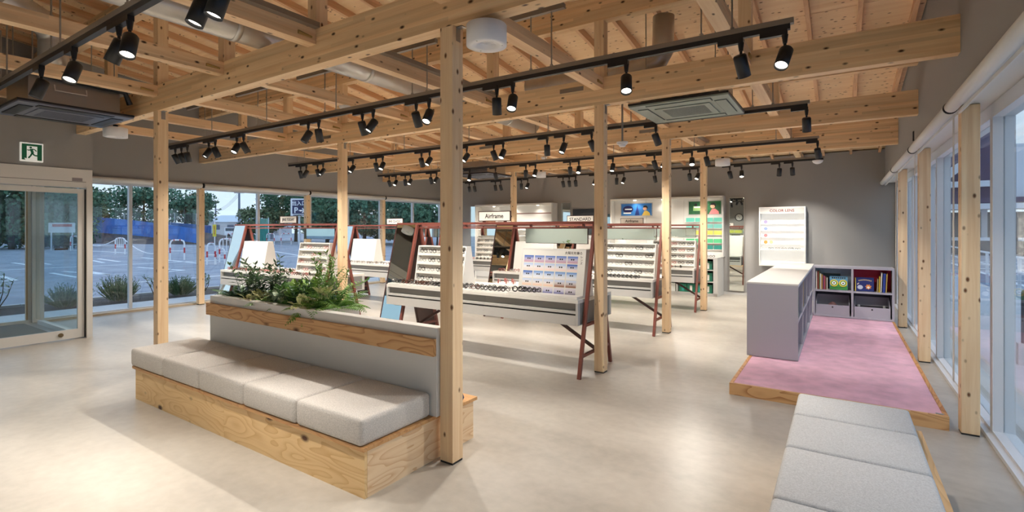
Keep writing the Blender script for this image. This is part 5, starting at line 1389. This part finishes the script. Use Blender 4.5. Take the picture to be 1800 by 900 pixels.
# earth bank and blue mesh fence
bank = MB()
foot = [(-102.32, 5.78, -0.15), (-78.93, 16.35, -0.15), (-55.49, 25.76, -0.15), (-45.74, 25.59, -0.15)]
crest = [(-117.42, 6.63, 1.6), (-91.4, 18.93, 1.5), (-65.1, 30.22, 1.1), (-50.66, 28.34, 0.0)]
back = [(-140.9, 7.95, 1.6), (-110.79, 22.95, 1.5), (-80.04, 37.16, 1.1), (-64.43, 36.05, 0.0)]
for i in range(3):
    bank.face([foot[i], foot[i + 1], crest[i + 1], crest[i]]); bank.face([crest[i], crest[i + 1], back[i + 1], back[i]])
struct(obj('hill', bank, plain('dark soil', (78, 70, 68), 0.95, vary=0.25, vscale=0.4)))
blue = plain('blue mesh sheet', (60, 118, 196), 0.7, vary=0.1, vscale=0.8)
def sheet_fence(label, posts, h, mat, name, pm, thick=0.03):
    t = thing(name, label, 'fence', tuple(posts[0]))
    for i in range(len(posts) - 1):
        a, b = posts[i], posts[i + 1]; n = Vector((b.y - a.y, a.x - b.x, 0)).normalized() * thick
        hv = Vector((0, 0, h[i])); hw = Vector((0, 0, h[i + 1]))
        obj('sheet', MB().hexa([a - n, b - n, b + n, a + n, a - n + hv, b - n + hw, b + n + hw, a + n + hv]), mat, t)
    for p, hh in zip(posts, h): obj('fence_post', MB().tube([tuple(p - Vector((0, 0, 0.2))), tuple(p + Vector((0, 0, hh + 0.12)))], 0.06, 6), pm, t)
    return t
pw2 = plain('pale fence post', (196, 204, 212), 0.5)
P4_ = [Vector(p) for p in [(-82.55, 22.35, 1.15), (-77.94, 23.58, 1.05), (-69.94, 24.65, 0.75), (-62.62, 25.27, 0.4), (-55.86, 25.52, 0.0)]]
sheet_fence('bright blue sheet fence sloping down the earth bank', P4_, [2.0, 1.95, 1.75, 1.6, 1.45], blue, 'mesh_fence', pw2)
P5_ = [Vector(p) for p in [(-98.16, 25.26, 1.3), (-87.4, 28.74, 1.2), (-76.08, 31.38, 1.05), (-67.23, 32.41, 0.7)]]
sheet_fence('blue sheet fence further back on top of the bank', P5_, [2.0, 1.7, 1.3, 1.2], plain('blue sheet behind', (54, 104, 168), 0.7), 'mesh_fence', pw2)
# wire fence on the bank
t = thing('wire_fence', 'grey wire fence on top of the bank in front of the round trees', 'fence', (-83.48, 28.92, 1.2))
W4 = [Vector(p) for p in [(-82.58, 28.32, 1.2), (-79.69, 30.21, 1.2), (-76.74, 32.15, 1.2), (-74.25, 33.78, 1.2)]]
for p in W4: obj('fence_post', MB().tube([tuple(p), tuple(p + Vector((0, 0, 2.4)))], 0.06, 6), pw2, t)
mb = MB()
for i in range(3):
    a, b = W4[i], W4[i + 1]
    for k in range(13): mb.bar(a + Vector((0, 0, 0.2 * k)), b + Vector((0, 0, 0.2 * k)), 0.02, 0.02)
    for k in range(14): q = a + (b - a) * (k / 14); mb.bar(q, q + Vector((0, 0, 2.4)), 0.02, 0.02)
obj('wire_mesh', mb, plain('wire', (120, 126, 138), 0.6), t)
# green net
t = thing('green_net', 'green safety net fence beside the road', 'fence', (-58.01, 33.68, GZ))
gn = plain('green net', (40, 140, 128), 0.8, vary=0.2, vscale=1)
N4 = [Vector(p) for p in [(-65.32, 36.06, -0.15), (-58.47, 33.38, -0.15), (-49.69, 29.58, -0.15)]]
for i in range(2):
    a, b = N4[i], N4[i + 1]
    obj('net', MB().prism([a, b, b + Vector((0, 0, 2.7)), a + Vector((0, 0, 2.9))], (0.05, 0.05, 0)), gn, t)
for p in N4: obj('fence_post', MB().tube([tuple(p), tuple(p + Vector((0, 0, 2.8)))], 0.05, 6), pw2, t)

# trees
crownm = [leafmat('crown dark', (44, 76, 60), (92, 128, 92), 0.9), leafmat('crown blue green', (50, 88, 74), (104, 142, 112), 0.9), leafmat('crown olive', (74, 92, 62), (128, 142, 104), 0.9)]
def tree(label, x, y, zb, zt, wid, mi, n=2600, seed=0, leaf=0.28, blobs=7, low=0.6):
    r = random.Random(seed + 100); c0 = Vector((x, y, zb))
    t = thing('tree', label, 'tree', tuple(c0))
    H = zt - zb
    obj('trunk', MB().tube([tuple(c0 - Vector((0, 0, 0.3))), tuple(c0 + Vector((0.1, 0, H * 0.35))), tuple(c0 + Vector((0, 0.1, H * 0.7)))], [0.22, 0.16, 0.08], 7), plain('bark', (70, 58, 48), 0.9), t)
    B = [(c0 + Vector((0, 0, H * low)), wid * 0.5, H * (0.42 if low > 0.55 else 0.52))]
    for i in range(blobs):
        g = r.random() * 2 * PI; q = wid * 0.34 * r.uniform(0.5, 1)
        B.append((c0 + Vector((q * math.cos(g), q * math.sin(g), H * r.uniform(0.3 if low > 0.55 else 0.12, 0.8))), wid * r.uniform(0.2, 0.32), H * r.uniform(0.14, 0.25)))
    mb = MB()
    for i in range(n):
        c, rw_, rh = B[r.randrange(len(B))]
        v = Vector((r.gauss(0, 1), r.gauss(0, 1), r.gauss(0, 1))).normalized() * (0.55 + 0.5 * r.random())
        p = c + Vector((v.x * rw_, v.y * rw_, v.z * rh))
        if p.z < zb + 0.1: continue
        a = Vector((r.uniform(-1, 1), r.uniform(-1, 1), r.uniform(-1, 1))).normalized(); b = a.cross(v).normalized()
        a *= leaf * r.uniform(0.6, 1.2); b *= leaf * r.uniform(0.4, 0.8)
        mb.face([p - a, p + b, p + a, p - b])
    obj('crown', mb, crownm[mi], t)
    return t
tree('dark spreading tree seen through the sliding door, furthest from its edge', -58.43, 9.48, GZ, 6.8, 8.5, 0, 5200, 1, 0.2, low=0.5)
tree('dark spreading tree seen through the sliding door', -55.39, 11.47, GZ, 6.4, 7.5, 0, 5200, 2, 0.2, low=0.5)
tree('dark tree behind the door leaf seen through two glass panes', -56.28, 14.48, GZ, 6.6, 6.5, 0, 5200, 3, 0.2, low=0.5)
tree('tree with thin edges beside the sliding door jamb', -77.91, 23.01, 1.0, 6.4, 6.0, 1, 2400, 4, 0.24)
tree('round dense tree behind the wire fence, nearer the door', -86.17, 31.94, 1.2, 8.0, 9.0, 1, 3600, 5, 0.26)
tree('round dense tree behind the wire fence, nearer the window post', -78.85, 34.35, 1.0, 7.2, 9.0, 1, 3600, 6, 0.26)
tree('dull leafy bush between the green net and the entrance sign', -59.83, 34.88, GZ, 4.4, 6.0, 2, 2400, 7, 0.24)
tree('tall dark tree behind the entrance sign', -58.23, 38.32, GZ, 7.0, 9.0, 0, 3600, 8, 0.26)
tree('dark green tree between the entrance sign and the slim post', -46.31, 34.19, GZ, 6.2, 6.0, 0, 3000, 9, 0.22)
tree('dense green tree past the slim post in the parking lot', -41.39, 35.03, GZ, 6.0, 7.5, 1, 3600, 10, 0.22)
tree('dense green tree above the small classic sign', -36.38, 35.93, GZ, 5.2, 6.0, 1, 3000, 11, 0.22)
tree('dark green tree at the corner end of the parking lot window', -32.28, 36.23, GZ, 4.6, 6.0, 0, 3000, 12, 0.22)
tree('low dark thicket behind the door side trees', -83.5, 19.33, GZ, 5.0, 14.0, 0, 3000, 13, 0.3)
tree('low bushes under the tree past the slim post', -48.37, 37.62, GZ, 3.0, 9.0, 2, 2000, 14, 0.26)
tree('low bushes under the classic sign trees', -40.64, 39.11, GZ, 2.6, 9.0, 2, 2000, 15, 0.26)

# entrance sign, yellow sign, poles, houses
t = thing('parking_sign', 'white and navy parking entrance sign on a white post', 'sign', (-46.84, 31.21, GZ))
sx, sy = Vector((math.cos(YAW), math.sin(YAW), 0)), Vector((0, 0, 1)); nn = Vector((math.sin(YAW), -math.cos(YAW), 0))
SG = Vector((-46.84, 31.21, 0))
def sq(a0, z0, a1, z1, off, th=0.03):      # a panel on the sign: metres sideways from the post, height above floor level
    q = lambda a, z: SG + sx * a + sy * z + nn * off
    return MB().prism([q(a0, z0), q(a1, z0), q(a1, z1), q(a0, z1)], tuple(nn * th))
obj('post', MB().tube([tuple(SG - nn * 0.05 + sy * GZ), tuple(SG - nn * 0.05 + sy * 4.5)], 0.10, 10), rw[0], t)
obj('sign_panel', sq(-0.854, 2.736, 0.824, 4.62, 0.06), rw[0], t)
nav = plain('sign navy', (30, 36, 84), 0.5)
obj('navy_panel', sq(-0.677, 3.03, 0.736, 4.473, 0.09, 0.01), nav, t)
def sp(a, z): return SG + sx * a + sy * z + nn * 0.105
text('lettering', '出入口', 0.52, rw[0], t, sp(0.029, 4.09), sx, sy, bold=0.012)
text('lettering', 'P', 0.80, rw[0], t, sp(-0.294, 3.384), sx, sy, bold=0.02)
arrow = MB()
for (a, b) in (((0.0, 3.384), (0.589, 3.384)), ((0.589, 3.384), (0.353, 3.619)), ((0.589, 3.384), (0.353, 3.148))): arrow.bar(sp(*a), sp(*b), 0.02, 0.11, up=tuple(sy))
obj('arrow', arrow, rw[0], t)
obj('small_print', sq(-0.589, 2.854, 0.589, 2.942, 0.09, 0.005), nav, t)
t = thing('warning_sign', 'tall narrow yellow sign on a white post by the road', 'sign', (-50.2, 24.46, GZ))
q = Vector((-50.17, 24.47, GZ))
obj('post', MB().tube([tuple(q), tuple(q + Vector((0, 0, 2.6)))], 0.05, 8), rw[0], t)
obj('sign_panel', MB().hexa([q + sx * a + nn * b + sy * c for c in (0.9, 2.05) for a, b in ((-0.17, 0.06), (0.17, 0.06), (0.17, 0.03), (-0.17, 0.03))]), plain('sign yellow', (226, 206, 60), 0.5), t)
obj('print_line', MB().hexa([q + sx * a + nn * b + sy * c for c in (1.1, 1.9) for a, b in ((-0.05, 0.068), (0.05, 0.068), (0.05, 0.06), (-0.05, 0.06))]), plain('print orange', (196, 120, 40), 0.5), t)
def pole(label, x, y, h, arms):
    c = Vector((x, y, GZ)); t = thing('utility_pole', label, 'utility pole', tuple(c))
    pm = plain('pole concrete', (128, 134, 150), 0.8)
    obj('pole_shaft', MB().tube([tuple(c), tuple(c + Vector((0, 0, h)))], [0.24, 0.16], 8), pm, t)
    for z, w in arms: obj('cross_arm', MB().bar(c + sx * (-w) + sy * z, c + sx * w + sy * z, 0.12, 0.12), pm, t)
pole('utility pole with one long cross arm against the sky', -90.4, 48.3, 9.6, [(8.1, 0.9)])
pole('shorter utility pole with two cross arms farther away', -135.7, 66.4, 8.2, [(6.6, 1.5), (5.6, 1.2)])
pole('thick grey pole beside the entrance sign', -66.49, 40.08, 8.8, [])
obj('transformer', MB().cyl((-66.2, 39.91, 4.5), 0.28, 1.0, 10), rw[0], bpy.data.objects[[o.name for o in COL.objects if o.name.startswith('utility_pole')][-1]])
mb = MB()
for dz_ in (0, 0.35, 0.7):
    a = Vector((-90.44, 48.27, 7.4 + dz_)); b = Vector((-135.7, 66.4, 6.0 + dz_ * 0.7))
    mb.tube([a + (b - a) * (i / 6) + Vector((0, 0, -0.8 * math.sin(PI * i / 6))) for i in range(7)], 0.03, 4)
tag(obj('power_line', mb, plain('wire grey', (150, 158, 170), 0.7), None, (-90.78, 48.05, 7.4)), 'thin power lines between the two cross armed poles', 'power line')
def house(label, x, y, w, h, rh, wc, rc):
    c = Vector((x, y, GZ)); t = thing('house', label, 'house', tuple(c))
    b_ = lambda a, e, z: c + sx * a - nn * e + sy * z
    obj('house_walls', MB().hexa([b_(-w / 2, 0, 0), b_(w / 2, 0, 0), b_(w / 2, 7, 0), b_(-w / 2, 7, 0), b_(-w / 2, 0, h), b_(w / 2, 0, h), b_(w / 2, 7, h), b_(-w / 2, 7, h)]), plain('house wall', wc, 0.8), t)
    obj('roof', MB().hexa([b_(-w / 2 - .5, -.5, h), b_(w / 2 + .5, -.5, h), b_(w / 2 + .5, 7.5, h), b_(-w / 2 - .5, 7.5, h), b_(-w / 2 + 2, 3, h + rh), b_(w / 2 - 2, 3, h + rh), b_(w / 2 - 2, 4, h + rh), b_(-w / 2 + 2, 4, h + rh)]), plain('house roof', rc, 0.8), t)
    for i in range(3):
        a = -w / 2 + w * (i + 0.6) / 3.4
        obj('house_window', MB().hexa([b_(a, -0.03, h * .45), b_(a + w * .14, -0.03, h * .45), b_(a + w * .14, 0, h * .45), b_(a, 0, h * .45), b_(a, -0.03, h * .8), b_(a + w * .14, -0.03, h * .8), b_(a + w * .14, 0, h * .8), b_(a, 0, h * .8)]), plain('house glass', (96, 108, 126), 0.3), t)
house('pale distant house with a light roof below the pole', -117.53, 60.39, 11, 3.2, 1.6, (206, 204, 204), (206, 214, 222))
house('grey distant house with a dark roof beyond the green net', -123.0, 68.76, 14, 2.9, 1.4, (186, 186, 192), (140, 150, 170))
house('small distant house with a blue grey roof by the window post', -131.55, 63.15, 8, 2.8, 1.3, (180, 190, 202), (130, 146, 176))
t = thing('parked_van', 'white van parked far down the road', 'van', (-95.56, 52.09, GZ))
c = Vector((-101.06, 53.26, GZ)); b_ = lambda a, e, z: c + sx * a - nn * e + sy * z
obj('van_body', MB().prism([b_(-2.2, 0, 0.4), b_(2.2, 0, 0.4), b_(2.2, 0, 1.0), b_(1.5, 0, 1.2), b_(1.0, 0, 1.9), b_(-2.2, 0, 1.9)], tuple(-nn * 1.7)), rw[0], t)
for a in (-1.4, 1.3): obj('wheel', MB().tube([b_(a, -0.05, 0.32), b_(a, 0.2, 0.32)], 0.32, 12), M['black'], t)
obj('van_window', MB().prism([b_(-2.0, -0.02, 1.2), b_(1.2, -0.02, 1.2), b_(0.9, -0.02, 1.75), b_(-2.0, -0.02, 1.75)], tuple(-nn * 0.02)), plain('van glass', (60, 70, 84), 0.2), t)
# shop sign boards seen through the door
t = thing('billboard', 'white and red roadside board seen through the door leaf glass', 'sign', (-50.1, 13.16, GZ))
c = Vector((-49.45, 12.99, GZ)); b_ = lambda a, e, z: c + sx * a - nn * e + sy * z
obj('board', MB().hexa([b_(-1.0, 0, 1.35), b_(1.0, 0, 1.35), b_(1.0, .06, 1.35), b_(-1.0, .06, 1.35), b_(-1.0, 0, 2.1), b_(1.0, 0, 2.1), b_(1.0, .06, 2.1), b_(-1.0, .06, 2.1)]), plain('board white', (206, 206, 210), 0.6), t)
obj('red_band', MB().hexa([b_(-0.7, -.01, 1.8), b_(0.8, -.01, 1.8), b_(0.8, 0, 1.8), b_(-0.7, 0, 1.8), b_(-0.7, -.01, 2.0), b_(0.8, -.01, 2.0), b_(0.8, 0, 2.0), b_(-0.7, 0, 2.0)]), plain('board red', (186, 80, 84), 0.6), t)
for a in (-0.8, 0.8): obj('post', MB().tube([b_(a, .03, 0), b_(a, .03, 1.35)], 0.05, 6), pw2, t)

# ------------------------------------------------------------------ outside, glass front side
struct(obj('path_right', MB().box(1.05, -15, GZ - 0.01, 3.3, 25, -0.04), pave))
rail = plain('white rail', (226, 230, 236), 0.5)
t = thing('guard_rail', 'white tubular guard rail across the car park beyond the glass front', 'rail', (3.6, 8.0, GZ))
for z in (0.45, 0.8): obj('rail_tube', MB().tube([(3.6, 4.0, z), (3.6, 30.0, z)], 0.03, 8), rail, t)
for i in range(9): obj('rail_post', MB().tube([(3.6, 4.0 + 3.2 * i, GZ), (3.6, 4.0 + 3.2 * i, 0.8)], 0.035, 8), rail, t)
t = thing('ramp_handrail', 'dark grey sloping handrail just outside the glass front', 'rail', (1.75, 7.6, -0.04))
dk = plain('handrail grey', (92, 96, 104), 0.5)
obj('rail_tube', MB().tube([(1.75, 7.95, 0.2), (1.75, 7.95, 0.78), (1.75, 7.6, 0.85), (1.75, 6.9, 1.08), (1.75, 6.9, -0.04)], 0.035, 8), dk, t)
obj('rail_foot', MB().box(1.68, 7.88, -0.04, 1.82, 8.02, 0.2), pave, t)
# shop across the car park
t = thing('shop_building', 'white and purple shop building across the car park beyond the glass front', 'building', (20, 46, GZ))
bw = plain('shop white', (226, 230, 236), 0.7); bpur = plain('shop purple', (72, 62, 96), 0.7); bdk = plain('shop glass', (84, 90, 100), 0.3)
obj('upper_wall', MB().box(9.5, 45, 3.55, 60, 58, 7.0), bw, t)
obj('purple_wall', MB().box(-2, 45.2, 3.55, 9.5, 58, 9.2), bpur, t)
obj('purple_band', MB().box(-2, 44.6, 3.2, 60, 45.4, 3.55), bpur, t)
obj('canopy', MB().box(-2, 43.0, 2.75, 60, 45, 3.1), bw, t)
for i in range(14):
    obj('shop_window', MB().box(-1.5 + 3.2 * i, 45.0, GZ, 1.4 + 3.2 * i, 45.1, 2.6), bdk, t)
    obj('shop_pillar', MB().box(1.4 + 3.2 * i, 44.9, GZ, 1.7 + 3.2 * i, 45.2, 2.75), bw, t)
obj('roof_sign', MB().prism([(4.5, 45.1, 4.3), (8.6, 45.1, 4.3), (8.6, 45.1, 4.7), (6.0, 45.1, 4.7), (7.8, 45.1, 6.4), (7.2, 45.1, 6.4)], (0, -0.15, 0)), bw, t)
rs2 = random.Random(9)
for i in range(8):
    x = 6 + 3.1 * i
    o = thing('outdoor_display', 'white goods rack outside the far shop, %s along its front' % ordinal(i), 'rack', (x, 42.5, GZ), 'goods racks outside the far shop')
    obj('rack_top', MB().box(x, 42, 0.75, x + 2.0, 42.8, 0.95), bw, o); obj('rack_body', MB().box(x + 0.1, 42.1, GZ, x + 1.9, 42.7, 0.75), bdk, o)
gf = bpy.data.objects['ground_forecourt']
for i in range(7):
    obj('painted_line', MB().box(4.5, 16 + 3.0 * i, GZ - 0.012, 12, 16.14 + 3.0 * i, GZ + 0.004), lm_, gf)
obj('painted_line', MB().box(4.36, 12, GZ - 0.012, 4.5, 40, GZ + 0.004), lm_, gf)
obj('painted_line', MB().box(12, 12, GZ - 0.012, 12.14, 40, GZ + 0.004), lm_, gf)
